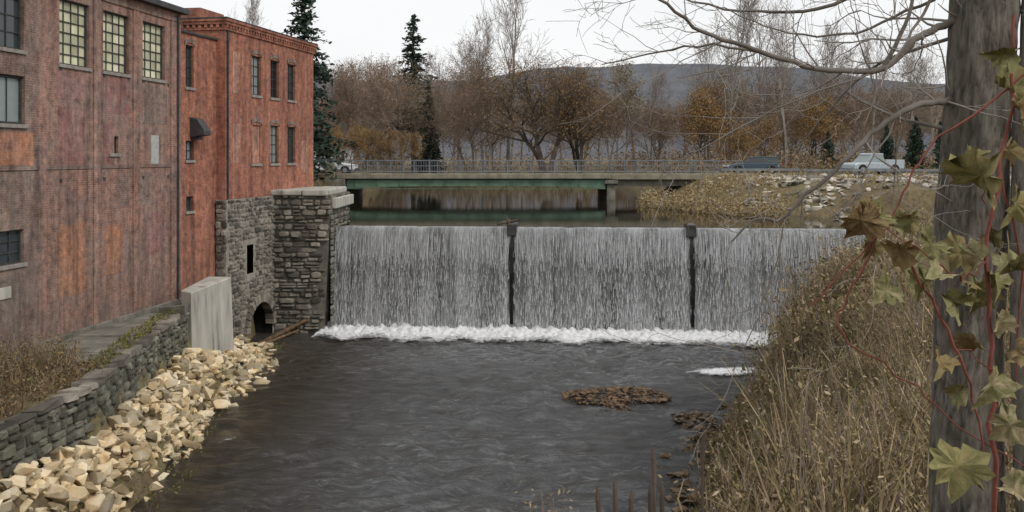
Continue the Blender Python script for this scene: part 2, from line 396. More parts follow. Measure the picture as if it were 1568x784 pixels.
# water
wx=np.arange(-15,20,.11);wy=np.arange(9,50.6,.11);X,Y=np.meshgrid(wx,wy);Z=np.zeros_like(X)
rw=np.random.default_rng(99)
Xw=X+.5*np.sin(Y*.9+X*.4);Yw=Y+.5*np.sin(X*1.1-Y*.3)
for _ in range(44):
    lam=rw.uniform(.4,2.4);a=rw.normal()*1.1-math.pi/2;kx,ky=math.cos(a)*2*math.pi/lam,math.sin(a)*2*math.pi/lam
    Z+=lam*.0098*np.sin(kx*Xw+ky*Yw+rw.uniform(0,6.28))
Z*=.7+.4*np.sin(X*.35+Y*.21)*np.sin(Y*.4-X*.1)
Z*=np.interp(X,[-11,-6],[.45,1])
V=np.stack([X,Y,RIV+Z],-1).reshape(-1,3);nx,ny=len(wx),len(wy)
i=np.arange(ny-1)[:,None]*nx+np.arange(nx-1)[None]; F=np.stack([i,i+1,i+nx+1,i+nx],-1).reshape(-1,4)
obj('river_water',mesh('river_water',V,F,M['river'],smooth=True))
obj('pond_water',mesh('pond_water',[(-9.3,ydam(-9.3)+.25,UP),(19,ydam(19)+.25,UP),(24,52,UP),(24,145,UP),(-19,145,UP),(-19,52,UP)],[(0,1,2,3,4,5)],M['pond']))

# ---------------------------------------------------------------- dam + waterfall
dam=empty('dam',(-9.3,50.2,0),-math.atan(.088))
DL=28.4; PR=(9.35,18.55)
obj('body',mesh('body',[(0,0,-3.95),(DL,0,-3.95),(DL,0,-10.5),(0,0,-10.5),(0,1.6,-3.95),(DL,1.6,-3.95),(DL,1.9,-10.5),(0,1.9,-10.5)],
   [(0,3,2,1),(0,1,5,4),(4,5,6,7),(0,4,7,3),(1,2,6,5)],M['dam']),dam)
pl=[]
for px in PR: pl.append((px-.17,px+.17,-.2,.9,-10,-4.1)); pl.append((px-.25,px+.25,-.36,1.0,-4.1,-3.48))
boxes('piers',pl,M['dam'],dam,.05)
V,F=segs_arrays([(8.6,-.2,-3.5,9.25,.1,-3.35,.07,.09),(9.0,.5,-3.5,9.7,.2,-3.3,.08,.05),(9.2,0,-3.5,9.0,-.1,-3.05,.05,.03),(18.2,.1,-3.5,18.5,.2,-3.3,.07,.05)],8)
obj('debris_logs',mesh('debris_logs',V,F,M['twigD']),dam)
wf=empty('waterfall',(-9.3,50.2,0),-math.atan(.088))
def fall_sheet(name,mat,off,seed,g0):
    us=np.linspace(0,DL,800); prof=[]
    for t in np.linspace(0,1,30):
        if t<.12: y=.5-.5*(t/.12); z=-3.68-.03*(t/.12)
        else:
            s=(t-.12)/.88; z=-3.71-(5.45)*s**1.15; y=-.9*math.sqrt(max(0,(s)))*.75-off*s
        prof.append((y,z))
    V=[];F=[];rows=len(prof)
    amp=np.array([mnoise.noise(Vector((u*1.1,seed,0)))*.12+mnoise.noise(Vector((u*3.1,seed,0)))*.09+mnoise.noise(Vector((u*9,seed,4)))*.045 for u in us])
    for (y,z) in prof:
        k=min(1,max(0,(-3.69-z)/1.5))
        for ui,u in enumerate(us): V.append((u,y+amp[ui]*k,z-abs(amp[ui])*.15))
    n=len(us)
    for r in range(rows-1):
        zz=prof[r][1]; gap=g0+.12*mnoise.noise(Vector((zz*1.3,seed,2)))-.018*(-3.7-zz)
        for c in range(n-1):
            u=us[c]
            if any(abs(u-p)<max(gap,.0) for p in PR): continue
            F.append((r*n+c,r*n+c+1,(r+1)*n+c+1,(r+1)*n+c))
    return obj(name,mesh(name,V,F,mat,smooth=True),wf)
fall_sheet('water_sheet',M['fall1'],.0,1.3,.2); fall_sheet('water_strands',M['fall2'],.12,7.7,.15)
rng=np.random.default_rng(5); N=17000
u=rng.uniform(0.05,DL,N); keep=np.array([rng.random()<.45+1.1*(mnoise.noise(Vector((q*.9,3,0)))+.5)*.6+.5*mnoise.noise(Vector((q*4,1,0))) for q in u])
for p in PR: keep&=(np.abs(u-p)>rng.uniform(.08,.3,N))
u=u[keep]; N=len(u)
s0=rng.uniform(0.0,.97,N); L=rng.uniform(.012,.07,N)*(1+2*(s0<.25))
def fp(s): 
    s=np.clip(s,0,1); return -.68*np.sqrt(s)-.16*s, -3.71-5.45*s**1.15
y0,z0=fp(s0);y1,z1=fp(s0+L); w=rng.uniform(.003,.010,N)*(.7+.6*s0); yo=rng.uniform(-.13,.0,N)
V=np.stack([np.stack([u-w*.4,y0+yo,z0],1),np.stack([u+w*.4,y0+yo,z0],1),np.stack([u+w,y1+yo,z1],1),np.stack([u-w,y1+yo,z1],1)],1).reshape(-1,3)
M['drop']=flat('white_water',(.66,.67,.68),.5)
obj('droplets',mesh('droplets',V,np.arange(4*N).reshape(-1,4),M['drop']),wf)
us=np.linspace(-.4,DL,520);vs=np.linspace(0,1,46);V=[];E=[]
for v in vs:
    for u_ in us:
        y=-.2-v*5.4+ .45*mnoise.noise(Vector((u_*.5,v*2,9)))
        h=(.36*(1-v)**2)*(0.4+1.0*abs(mnoise.noise(Vector((u_*1.7,y*2,1))))+.6*mnoise.noise(Vector((u_*5,y*5,1))))+.07
        V.append((u_,y,RIV+.05+max(0,h))); E.append(.12+.9*max(0,v-.2)/.8+.2*mnoise.noise(Vector((u_*.8,v,3))))
n=len(us);F=[(r*n+c,r*n+c+1,(r+1)*n+c+1,(r+1)*n+c) for r in range(len(vs)-1) for c in range(n-1)]
me=mesh('foam',V,F,M['foam'],smooth=True); at=me.attributes.new('edge','FLOAT','POINT'); at.data.foreach_set('value',E)
obj('foam',me,wf)
def foam_patch(name,cx,cy,rx,ry,ang=0,e0=.05):
    V=[];E=[];n=40
    for a in np.linspace(-1,1,n):
        for b in np.linspace(-1,1,n):
            d=math.hypot(a,b); x=cx+a*rx*math.cos(ang)-b*ry*math.sin(ang); y=cy+a*rx*math.sin(ang)+b*ry*math.cos(ang)
            V.append((x,y,RIV+.1+.06*max(0,1-d)*(1+mnoise.noise(Vector((x*4,y*4,0)))))); E.append(e0+.75*d)
    F=[(r*n+c,(r+1)*n+c,(r+1)*n+c+1,r*n+c+1) for r in range(n-1) for c in range(n-1)]
    me=mesh(name,V,F,M['foam'],smooth=True); at=me.attributes.new('edge','FLOAT','POINT'); at.data.foreach_set('value',E)
    return obj(name,me)
foam_patch('foam_patch',9.2,39.7,2.6,1.1,.15,.1); foam_patch('foam_patch',-9.0,30.0,.5,1.8,-.4,.5)

# ---------------------------------------------------------------- stones on walls
def face_stones(o,ud,nd,w,h0,h1,skip=None,rng=R,ch=(.2,.42),cw=(.28,.75),dep=(.05,.15),batter=0,gap=.02):
    o=np.array(o,float);ud=np.array(ud,float);ud/=np.linalg.norm(ud);nd=np.array(nd,float);nd/=np.linalg.norm(nd)
    V=[];F=[];z=h0
    while z<h1-.08:
        ch_=min(rng.uniform(*ch),h1-z); u=rng.uniform(-.3,0)
        while u<w:
            cw_=rng.uniform(*cw)*(1 if ch_>.28 else .8); a=max(u,0)+gap*rng.uniform(.5,1.3);b=min(u+cw_,w)-gap*rng.uniform(.5,1.3);u+=cw_
            if b-a<.1: continue
            sl=[(z+gap*.8,z+ch_-gap)]
            if ch_>.3 and rng.random()<.3:
                m_=z+ch_*rng.uniform(.4,.6); sl=[(z+gap*.8,m_-gap*.6),(m_+gap*.6,z+ch_-gap)]
            for c0,c1 in sl:
                c0+=rng.uniform(-.03,.03);c1+=rng.uniform(-.05,.03)
                if skip and skip((a+b)/2,(c0+c1)/2,(b-a)/2): continue
                d=rng.uniform(*dep); base=len(V); q=min(b-a,c1-c0)*rng.uniform(.12,.38,8)
                cor=[(a+q[0],c0),(b-q[1],c0),(b,c0+q[2]),(b,c1-q[3]),(b-q[4],c1),(a+q[5],c1),(a,c1-q[6]),(a,c0+q[7])]
                j=rng.uniform(-.014,.014,(8,2))
                cx,cz=(a+b)/2,(c0+c1)/2; tl=rng.uniform(-.05,.05,2)
                for (sc,dd) in ((1,-.1),(.93,.6),(.66,1)):
                    for k,(uu,zz) in enumerate(cor):
                        uu=cx+(uu+j[k,0]-cx)*sc; zz=cz+(zz+j[k,1]-cz)*sc
                        bt=batter*(h1-zz)
                        V.append(o+ud*uu+np.array([0,0,zz])+nd*(d*dd+bt+((rng.uniform(-.012,.012)+tl[0]*(uu-cx)*2+tl[1]*(zz-cz)*3) if dd==1 else 0)))
                for r in range(2):
                    for k in range(8):
                        k2=(k+1)%8; F.append((base+r*8+k,base+r*8+k2,base+(r+1)*8+k2,base+(r+1)*8+k))
                t=base+16; F+=[(t,t+1,t+2,t+3),(t,t+3,t+4,t+7),(t+7,t+4,t+5,t+6)]
        z+=ch_
    return np.array(V),np.array(F)

def wall(name,parent,c,y0,y1,z0,z1,ops,mat,depth=.22):
    ys=sorted(set([y0,y1]+[v for o in ops for v in o[:2] if y0<v<y1])); zs=sorted(set([z0,z1]+[v for o in ops for v in o[2:4] if z0<v<z1]))
    V=[];F=[]
    def q(a): b=len(V);V.extend(a);F.append((b,b+1,b+2,b+3))
    for a,b in zip(ys,ys[1:]):
        for d,e in zip(zs,zs[1:]):
            my,mz=(a+b)/2,(d+e)/2
            if any(o[0]<my<o[1] and o[2]<mz<o[3] for o in ops): continue
            q([(c,a,d),(c,b,d),(c,b,e),(c,a,e)])
    for o in ops:
        a,b,d,e=o[:4]
        q([(c,a,d),(c,a,e),(c-depth,a,e),(c-depth,a,d)]);q([(c,b,e),(c,b,d),(c-depth,b,d),(c-depth,b,e)])
        q([(c,a,d),(c-depth,a,d),(c-depth,b,d),(c,b,d)]);q([(c,a,e),(c,b,e),(c-depth,b,e),(c-depth,a,e)])
    return obj(name,mesh(name,V,F,mat),parent)
def window(parent,c,o,pm,fm,ny=2,nz=2,dep=.17,sill=True,fw=.06,mw=.03,arch=None):
    a,b,d,e=o; x=c-dep; V=[];F=[]
    for i in range(ny):
        for k in range(nz):
            y0=a+(b-a)*i/ny;y1=a+(b-a)*(i+1)/ny;z0=d+(e-d)*k/nz;z1=d+(e-d)*(k+1)/nz;n=len(V)
            t=random.uniform(-.006,.006)
            V+=[(x+t,y0,z0),(x,y1,z0),(x-t,y1,z1),(x,y0,z1)];F.append((n,n+1,n+2,n+3))
    obj('window_panes',mesh('window_panes',V,F,pm),parent)
    L=[(x-.02,x+.06,a,a+fw,d,e),(x-.02,x+.06,b-fw,b,d,e),(x-.02,x+.06,a+fw,b-fw,e-fw,e),(x-.02,x+.06,a+fw,b-fw,d,d+fw)]
    for i in range(1,ny): y=a+(b-a)*i/ny; L.append((x-.01,x+.035,y-mw/2,y+mw/2,d+fw,e-fw))
    for k in range(1,nz): z=d+(e-d)*k/nz; L.append((x-.012,x+.04,a+fw,b-fw,z-mw/2,z+mw/2))
    boxes('window_frame',L,fm,parent)
    if sill: boxes('window_sill',[(c-.1,c+.07,a-.08,b+.08,d-.12,d-.002)],M['sill'],parent,.01)
    if arch:
        V=[];F=[];N=9;w=(b-a)/2+.1;cy=(a+b)/2
        for i in range(N+1):
            t=-1+2*i/N; y=cy+t*w; zz=e-.02+.14*(1-t*t)
            for xx in (c-.01,c+.035):
                V.append((xx,y,zz-(.0 if abs(t)<.99 else .02)));V.append((xx,y,zz+.2))
        for i in range(N):
            b0=i*4;b1=b0+4
            F+= [(b0+2,b1+2,b1+3,b0+3),(b0,b1,b1+2,b0+2),(b0+1,b0+3,b1+3,b1+1)]
        obj('window_arch',mesh('window_arch',V,F,arch),parent)

# ================= building A (long mill)
A=empty('brick_mill_building',(-13.98,40,0),-math.atan(.128))
k=1/math.cos(math.atan(.128))
def ay(Y): return (Y-40)*k
def wn(yc,w,z0,z1): return (ay(yc)-w/2,ay(yc)+w/2,z0,z1)
top=[wn(32.4,1.75,3.1,5.3),wn(35.0,1.75,3.1,5.3),wn(37.75,1.75,3.1,5.3)]
small=[wn(34.85,.6,.12,.75)]
yb=ay(30.3)
wall('wall_main',A,0,yb,0,-6.6,6.0,top+small,M['brickA'])
lf=[(ay(27.6),ay(29.55),3.3,5.4),(ay(27.6),ay(29.6),1.0,2.5),(ay(27.5),ay(29.55),-3.3,-2.25),(ay(24.2),ay(26.2),3.3,5.4),(ay(24.2),ay(26.2),1.0,2.5),(ay(24.2),ay(26.2),-3.3,-2.25)]
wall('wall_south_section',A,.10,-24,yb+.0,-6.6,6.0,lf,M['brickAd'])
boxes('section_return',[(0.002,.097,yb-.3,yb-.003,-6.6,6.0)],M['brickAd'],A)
for o in top: window(A,0,o,M['pane'],M['frame'],4,6,mw=.035)
window(A,0,small[0],M['white'],M['black'],1,1,fw=.1)
boxes('infill_door',[(-.05,.02,ay(37.5),ay(38.1),-.35,.85)],M['frameP'],A,.01)
for o in (lf[0],lf[3]): window(A,.10,o,M['glass'],M['frame'],3,4)
for o in (lf[1],lf[4]): window(A,.10,o,M['glassL'],M['frame'],3,1,fw=.08)
for o in (lf[2],lf[5]): window(A,.10,o,M['glass'],M['frame'],4,3)
boxes('concrete_block',[(.05,.14,ay(28.3),ay(28.9),-4.3,-3.95)],M['conc'],A,.01)
P=[];
for yy in (30.55,33.7,36.35,39.3): P.append((-.05,.05,ay(yy)-.22,ay(yy)+.22,-6.6,5.6))
boxes('pilasters',P,M['brickA'],A)
boxes('string_course',[(-.05,.035,yb+.5,ay(33.7)-.23,-.42,-.28),(-.05,.035,ay(33.7)+.23,ay(36.35)-.23,-.42,-.28),(-.05,.035,ay(36.35)+.23,ay(39.3)-.23,-.42,-.28),(.05,.14,-24,yb,-.42,-.28),
      (-.05,.045,yb+.5,0,5.62,5.8)],M['brickAd'],A)
bays=[(yb+.5,ay(33.7)-.23),(ay(33.7)+.23,ay(36.35)-.23),(ay(36.35)+.23,ay(39.3)-.23)]
pat=[(0,.25,.8,-.25,1.7,'brickP'),(1,.1,.42,-.27,1.2,'brickP'),(0,.25,.85,-4.7,-2.3,'brickO'),(1,.15,.7,-4.3,-2.5,'brickO'),(0,.2,.85,1.95,2.9,'brickP'),(1,.1,.9,1.6,2.9,'brickP'),(2,.1,.9,1.3,2.8,'brickAd'),(2,.2,.8,-3.9,-2.2,'brickP'),(2,.05,.45,-1.9,-.6,'brickAd'),(1,.5,.9,-1.9,-.7,'brickAd')]
for b,a0,a1,z0,z1,m in pat:
    a,c=bays[b]; boxes('brick_infill',[(-.05,.006,a+(c-a)*a0,a+(c-a)*a1,z0,z1)],M[m],A)
boxes('south_infill',[(.05,.107,ay(26.5),ay(30.0),-.27,.75)],M['brickO'],A)
boxes('downpipe',[(.055,.13,ay(39.55),ay(39.63),-6,5.9)],M['flash'],A,.01)
boxes('wall_plates',[(0,.03,ay(y)-.06,ay(y)+.06,z-.06,z+.06) for y in (31.6,34.2,36.9,38.9) for z in (2.95,-.8)],M['flash'],A)
boxes('back_mass',[(-12,-.3,-24,-.02,-6.5,5.98)],M['brickAd'],A)
boxes('end_wall',[(-.29,-.01,-.03,0.0,-6.6,6.0)],M['brickAd'],A)
boxes('roof_edge',[(-12.3,.3,-24.2,.2,6.0,6.22)],M['flash'],A,.02)
boxes('roof',[(-12.1,.2,-24.1,.15,6.222,6.26)],M['roof'],A)
boxes('base_course',[(-.1,.11,yb+.01,.0,-6.6,-5.95)],M['concD'],A,.02)

# ================= building B (end mill block)
th=math.atan(.183); B=empty('brick_mill_building',(-13.32,44,0),-th)
kb=1/math.cos(th)
def by(Y): return (Y-44)*kb
cols=[by(47.2),by(49.3),by(51.4)]
ops=[];
for i,c in enumerate(cols):
    ops.append((c-.5,c+.5,3.05,5.0)); ops.append((c-.5,c+.5,-.35,1.62))
wall('wall_river',B,0,0,10.6,-2.0,6.0,ops,M['brickB'])
for i,c in enumerate(cols):
    window(B,0,ops[2*i],(M['glassL'],M['black'],M['glass'])[i],M['frame'],2,4,arch=M['brickAd'])
    if i==0: window(B,.0,ops[1],M['brickPale'],M['brickB'],1,1,arch=M['brickAd'],dep=.06)
    else: window(B,0,ops[2*i+1],(M['glass'],M['glassL'],M['glass'])[i],M['frame'],2,4,arch=M['brickAd'])
boxes('pale_brick_panels',[(-.05,.012,by(45.0)-.3,by(45.0)+.45,3.0,5.0),(-.05,.012,by(45.0)-.3,by(45.0)+.45,-.3,1.6),(-.05,.012,by(53)-.3,by(53)+.5,-.9,.9)],M['brickPale'],B)
L=[(-9,.08,-.08,10.7,5.9,6.0),(-9,.14,-.14,10.74,6.16,6.3),(-9,.2,-.2,10.8,6.3,6.42)]
boxes('cornice',L,M['brickB'],B)
D=[(.0,.12,y,y+.14,6.0,6.16) for y in np.arange(-.05,10.5,.3)]+[(x,x+.14,-.12,.0,6.0,6.16) for x in np.arange(-8.8,-.1,.3)]
boxes('corbels',D,M['brickB'],B); boxes('cornice_core',[(-9,-.003,.003,10.6,6.0,6.16)],M['brickAd'],B)
boxes('coping',[(-9,.22,-.22,10.82,6.42,6.47)],M['flash'],B,.01)
boxes('back_mass',[(-9,-.3,.02,10.55,-2.0,5.9)],M['brickB'],B)
boxes('return_wall',[(-9,-.002,-.0,.02,-5.5,5.9)],M['brickB'],B)
boxes('roof',[(-8.9,.15,-.15,10.7,6.472,6.49)],M['roof'],B)
boxes('chimney_block',[(-3.2,-1.2,-.1,2.2,6.49,6.95)],M['brickB'],B); 
co=[(-2.75,-2.05,3.05,4.9),(-2.75,-2.05,-.15,.7),(-2.7,-2.1,-2.4,-1.75)]
wall('link_wall',B,-.45,-5.2,-.003,-9.6,5.4,co,M['brickB'],.2)
window(B,-.45,co[0],M['glass'],M['frame'],2,4,arch=M['brickAd']);window(B,-.45,co[1],M['glassL'],M['frame'],2,2);window(B,-.45,co[2],M['glass'],M['frame'],2,1)
boxes('link_roof',[(-6,-.36,-5.2,-.01,5.4,5.5)],M['flash'],B,.01); boxes('link_mass',[(-6,-.68,-5.2,-.02,-9.5,5.39)],M['brickAd'],B)
prism('vent_hood',[(-.45,.85),(-.45,1.75),(-.1,1.65),(.25,1.15),(.25,.95)],.62,M['flash'],B,.02).location=(0,-2.1,0)
boxes('vent_bracket',[(-.45,-.1,-2.3,-1.9,.75,.87)],M['flash'],B)
boxes('downpipe',[(.02,.1,.12,.2,-2,5.9)],M['flash'],B,.01)

# stone foundation of B
SF=empty('stone_foundation_wall',(-13.32,44,0),-th)
ac=by(47.4); ar=1.4; az=-8.6
def in_arch(u,z,pad=0): 
    return (abs(u-ac)<ar+pad and z<az) or (math.hypot(u-ac,z-az)<ar+pad)
nic=(by(46.3)-.38,by(46.3)+.38,-5.75,-4.3)
def in_n(u,z,p=0): return nic[0]-p<u<nic[1]+p and nic[2]-p<z<nic[3]+p
V=[];F=[]
W=6.2;du=.1;dz=.1
for a in np.arange(0,W,du):
    for c in np.arange(-10,-2.0,dz):
        if in_arch(a+du/2,c+dz/2) or in_n(a+du/2,c+dz/2): continue
        n=len(V);V+=[(.1,a,c),(.1,a+du,c),(.1,a+du,c+dz),(.1,a,c+dz)];F.append((n,n+1,n+2,n+3))
obj('mortar_bed',mesh('mortar_bed',V,F,M['mortar']),SF)
V,F=face_stones((.1,0,0),(0,1,0),(1,0,0),W,-9.9,-2.0,lambda u,z,h:in_arch(u,z,.3) or in_n(u,z,.12+h*.5),gap=.032,ch=(.16,.38),cw=(.2,.6),dep=(.03,.11))
vs=[V];fs=[F];nv=len(V)
Vv=[];Fv=[]
for i in range(15):
    a0=math.pi*i/15+.015;a1=math.pi*(i+1)/15-.015;b=len(Vv)
    for x in (-.25,.22):
        for rr,aa in ((ar-.06,a0),(ar-.06,a1),(ar+.36,a1),(ar+.36,a0)): Vv.append((x+random.uniform(0,.03),ac-rr*math.cos(aa),az+rr*math.sin(aa)))
    Fv+=[(b+4,b+5,b+6,b+7),(b,b+1,b+5,b+4),(b+2,b+3,b+7,b+6),(b+1,b+2,b+6,b+5),(b+3,b,b+4,b+7)]
vs.append(np.array(Vv));fs.append(np.array(Fv)+nv)
me=mesh('stones',np.concatenate(vs),np.concatenate(fs),M['stone']); obj('stones',me,SF)
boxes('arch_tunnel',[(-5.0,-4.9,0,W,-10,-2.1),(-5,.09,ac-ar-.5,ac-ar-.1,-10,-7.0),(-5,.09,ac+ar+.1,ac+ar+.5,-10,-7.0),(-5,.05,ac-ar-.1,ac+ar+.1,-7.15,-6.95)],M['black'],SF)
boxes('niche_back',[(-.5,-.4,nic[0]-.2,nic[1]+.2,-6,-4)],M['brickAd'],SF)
boxes('south_end',[(-.4,.099,-.12,-.002,-10,-2.01)],M['mortar'],SF)
V,F=face_stones((-.4,-.12,0),(1,0,0),(0,-1,0),.55,-9.9,-2.0); obj('end_stones',mesh('end_stones',V,F,M['stone']),SF)
V,F=segs_arrays([(.5,ac-1.3,-9.2,1.9,ac+2.3,-8.35,.12,.1),(.9,ac-1.5,-9.1,1.5,ac+1.5,-8.9,.08,.06)],8);obj('driftwood_logs',mesh('driftwood_logs',V,F,M['rockD']),SF)

# stone abutment pillar
PI=empty('stone_abutment',(0,0,0))
x0,x1,y0,y1=-12.35,-9.35,49.0,54.5
V=[(x0,y0,-10),(x1-.45,y0,-10),(x1,y0,-2.0),(x0,y0,-2.0),(x0,y1,-10),(x1-.45,y1,-10),(x1,y1,-2.0),(x0,y1,-2.0)]
obj('core',mesh('core',V,[(0,1,2,3),(1,5,6,2),(4,7,6,5),(0,3,7,4),(3,2,6,7)],M['mortarD']),PI)
def sk(u,z,h): return u+h> 3.0-.45*(-2-z)/8+.03
V,F=face_stones((x0,y0,0),(1,0,0),(0,-1,0),3.0,-9.9,-2.0,sk,ch=(.18,.4),cw=(.28,.9),dep=(.05,.24),gap=.028); obj('front_stones',mesh('front_stones',V,F,M['stone']),PI)
V,F=face_stones((x1-.03,y0,0),(0,1,0),(1,0,0),5.5,-9.9,-2.0,None,ch=(.25,.42),cw=(.4,.9),dep=(.04,.1)); obj('side_stones',mesh('side_stones',V,F,M['stoneD']),PI)  # shade on this side is painted in with the darker stone
boxes('coping',[(x0-.1,x0+1.5,y0-.22,y1,-2.0,-1.72),(x0+1.52,x1-.15,y0-.25,y1,-2.02,-1.7)],M['conc'],PI,.07)
boxes('coping_end',[(x1-.04,x1+.25,y0+.15,y1,-2.7,-2.15)],M['conc'],PI,.05)

# ---------------------------------------------------------------- retaining wall
RW=empty('stone_retaining_wall')
pts=[(-12.8,37.2),(-12.4,33),(-11.75,29),(-11.2,25.5),(-11.6,21),(-12.2,15),(-12.8,10)]
parts=[];core=[];cf=[];cop=[];copF=[]
for (a,b) in zip(pts,pts[1:]):
    a=np.array(a);b=np.array(b);d=(a-b);Ln=np.linalg.norm(d);d/=Ln;nrm_=np.array([d[1],-d[0]])
    V,F=face_stones((b[0],b[1],0),(d[0],d[1],0),(nrm_[0],nrm_[1],0),Ln,-8.2,-6.2,ch=(.12,.3),cw=(.2,.65),dep=(.03,.16)); parts.append((V,F,0))
    n=len(core); q=[b+nrm_*.005,a+nrm_*.005,a-nrm_*.5,b-nrm_*.5]
    core+=[(p[0],p[1],-8.4) for p in q]+[(p[0],p[1],-6.21) for p in q]
    cf+=[(n,n+1,n+5,n+4),(n+4,n+5,n+6,n+7),(n+2,n+3,n+7,n+6)]
    u=0
    while u<Ln:
        w=min(random.uniform(.4,1.3),Ln-u+.01); m=len(cop); c0=b+d*(u+.03);c1=b+d*(u+w-.03); h=random.uniform(.02,.22); o1=random.uniform(-.05,.16);o2=random.uniform(.25,.7)
        q=[c0+nrm_*o1,c1+nrm_*(o1+random.uniform(-.1,.1)),c1-nrm_*o2,c0-nrm_*(o2+random.uniform(-.1,.1))]
        cop+=[(p[0],p[1],-6.2) for p in q]+[(p[0]+random.uniform(-.04,.04),p[1]+random.uniform(-.04,.04),-6.2+h+random.uniform(-.06,.06)) for p in q]
        copF+=[(m,m+1,m+5,m+4),(m+4,m+5,m+6,m+7),(m+2,m+3,m+7,m+6),(m+1,m+2,m+6,m+5),(m+3,m,m+4,m+7)]; u+=w
V,F,I=join(parts); obj('stones',mesh('stones',V,F,M['stoneD']),RW)
obj('core',mesh('core',core,cf,M['mortarD']),RW)
obj('coping_stones',mesh('coping_stones',cop,copF,M['stone']),RW)
T=[];Tf=[]
for (ya,yb2) in ((27.2,29.6),(29.65,32.2),(32.25,34.6),(34.65,37.0)):
    n=len(T);xa=np.interp(ya,[25.5,29,33,37],[-11.8,-12.3,-12.95,-13.35]);xb=np.interp(yb2,[25.5,29,33,37],[-11.8,-12.3,-12.95,-13.35])
    wa=-13.98+.128*(ya-40)+.17;wb=-13.98+.128*(yb2-40)+.17;z=-6.1+random.uniform(-.02,.02)
    T+=[(wa,ya,z),(xa,ya,z),(xb,yb2,z),(wb,yb2,z),(wa,ya,z-.3),(xa,ya,z-.3),(xb,yb2,z-.3),(wb,yb2,z-.3)]
    Tf+=[(n,n+1,n+2,n+3),(n,n+4,n+5,n+1),(n+1,n+5,n+6,n+2)]
obj('concrete_terrace',mesh('concrete_terrace',T,Tf,M['concD']))
CP=empty('concrete_pier')
V=[(-13.15,37.6,-9),(-12.55,37.3,-9),(-12.0,41,-9),(-13.2,41.2,-9),(-13.15,37.6,-5.3),(-12.62,37.3,-5.35),(-12.15,41,-5.2),(-13.2,41.2,-5.2)]
o=obj('pier_body',mesh('pier_body',V,[(0,1,5,4),(1,2,6,5),(2,3,7,6),(3,0,4,7),(4,5,6,7)],M['conc']),CP); m=o.modifiers.new('b','BEVEL');m.width=.04
V=[(-13.9,37.25,-8.6),(-12.75,36.9,-8.6),(-12.75,37.3,-8.6),(-13.9,37.6,-8.6),(-13.9,37.25,-5.95),(-12.75,36.9,-5.8),(-12.75,37.3,-5.8),(-13.9,37.6,-5.95)]
obj('wing_wall',mesh('wing_wall',V,[(0,1,5,4),(1,2,6,5),(2,3,7,6),(4,5,6,7)],M['concD']),CP)

# ---------------------------------------------------------------- rocks
def rock_variant(rng,pts=15,cube=.5):
    bm=bmesh.new()
    for _ in range(pts):
        p=rng.normal(size=3);p/=np.linalg.norm(p); p=p*(1-cube)+np.clip(p*1.4,-.8,.8)*cube; bm.verts.new(p*.5*rng.uniform(.85,1.1))
    r=bmesh.ops.convex_hull(bm,input=bm.verts); 
    bmesh.ops.delete(bm,geom=[v for v in bm.verts if not v.link_faces],context='VERTS')
    bmesh.ops.bevel(bm,geom=list(bm.edges),offset=.022,segments=1,affect='EDGES')
    bmesh.ops.triangulate(bm,faces=bm.faces); bm.verts.ensure_lookup_table()
    V=np.array([v.co[:] for v in bm.verts]);bm.verts.index_update();F=np.array([[v.index for v in f.verts] for f in bm.faces]);bm.free();return V,F
rng=np.random.default_rng(11); RV=[rock_variant(rng,rng.integers(9,16)) for _ in range(18)]
def rocks(name,P,S,mat,flatz=.75,rng=rng,parent=None):
    parts=[]
    for p,s in zip(P,S):
        V,F=RV[rng.integers(len(RV))]; a=rng.uniform(0,6.28,3); ca,sa=np.cos(a),np.sin(a)
        Rz=np.array([[ca[0],-sa[0],0],[sa[0],ca[0],0],[0,0,1]]);Rx=np.array([[1,0,0],[0,ca[1],-sa[1]],[0,sa[1],ca[1]]])
        sc=np.array([rng.uniform(.8,1.4),rng.uniform(.7,1.1),rng.uniform(.55,1)])
        W=((V*sc)@Rx.T@Rz.T)*s; W[:,2]*=flatz+.1; parts.append((W+p,F,0))
    V,F,I=join(parts); return obj(name,mesh(name,V,F,mat),parent)
P=[];S=[]
for _ in range(1250):
    y=rng.uniform(15,45.5); xl=np.interp(y,XL_Y,XL_X); wdt=np.interp(y,[15,26,33,38,41,45.5],[2.0,1.35,1.9,2.5,2.5,1.6]); x=xl+.15+rng.uniform(0,wdt)*(.8 if rng.random()<.6 else 1.12)
    if 37<y<41.3: x=max(x,-12.3+rng.uniform(0,.3))
    z=float(height(x,y)); s=rng.uniform(.18,.56)*(1 if rng.random()<.85 else 1.45)
    t=(x-xl)/wdt
    P.append((x,y,max(z,-9.2)+rng.uniform(.0,.3)*(1-.5*t)));S.append(s)
rocks('rock_pile',P,S,M['rock'])
P=[];S=[]
for _ in range(480):
    a=rng.uniform(0,6.28);r=math.sqrt(rng.random()); x=3.95+2.15*r*math.cos(a);y=36.0+1.25*r*math.sin(a)-.3*abs(math.cos(a*1.5))
    P.append((x,y,RIV+.24*(1-r)+.05));S.append(rng.uniform(.1,.3))
for _ in range(60): P.append((rng.uniform(3.3,4.3),rng.uniform(33.5,35.2),RIV+.05));S.append(rng.uniform(.1,.25))
rocks('rock_islet',P,S,M['rockD'],.6)
P=[];S=[]
for _ in range(170):
    y=rng.uniform(24,46);x=np.interp(y,XE_Y,XE_X)+rng.uniform(-.7,.9);P.append((x,y,RIV+rng.uniform(-.08,.1)));S.append(rng.uniform(.15,.55))
for _ in range(90): P.append((rng.uniform(5.6,7.4),rng.uniform(31.5,33.5),RIV+.05));S.append(rng.uniform(.12,.36))
rocks('shore_rocks',P,S,M['rockD'],.6)
P=[];S=[]
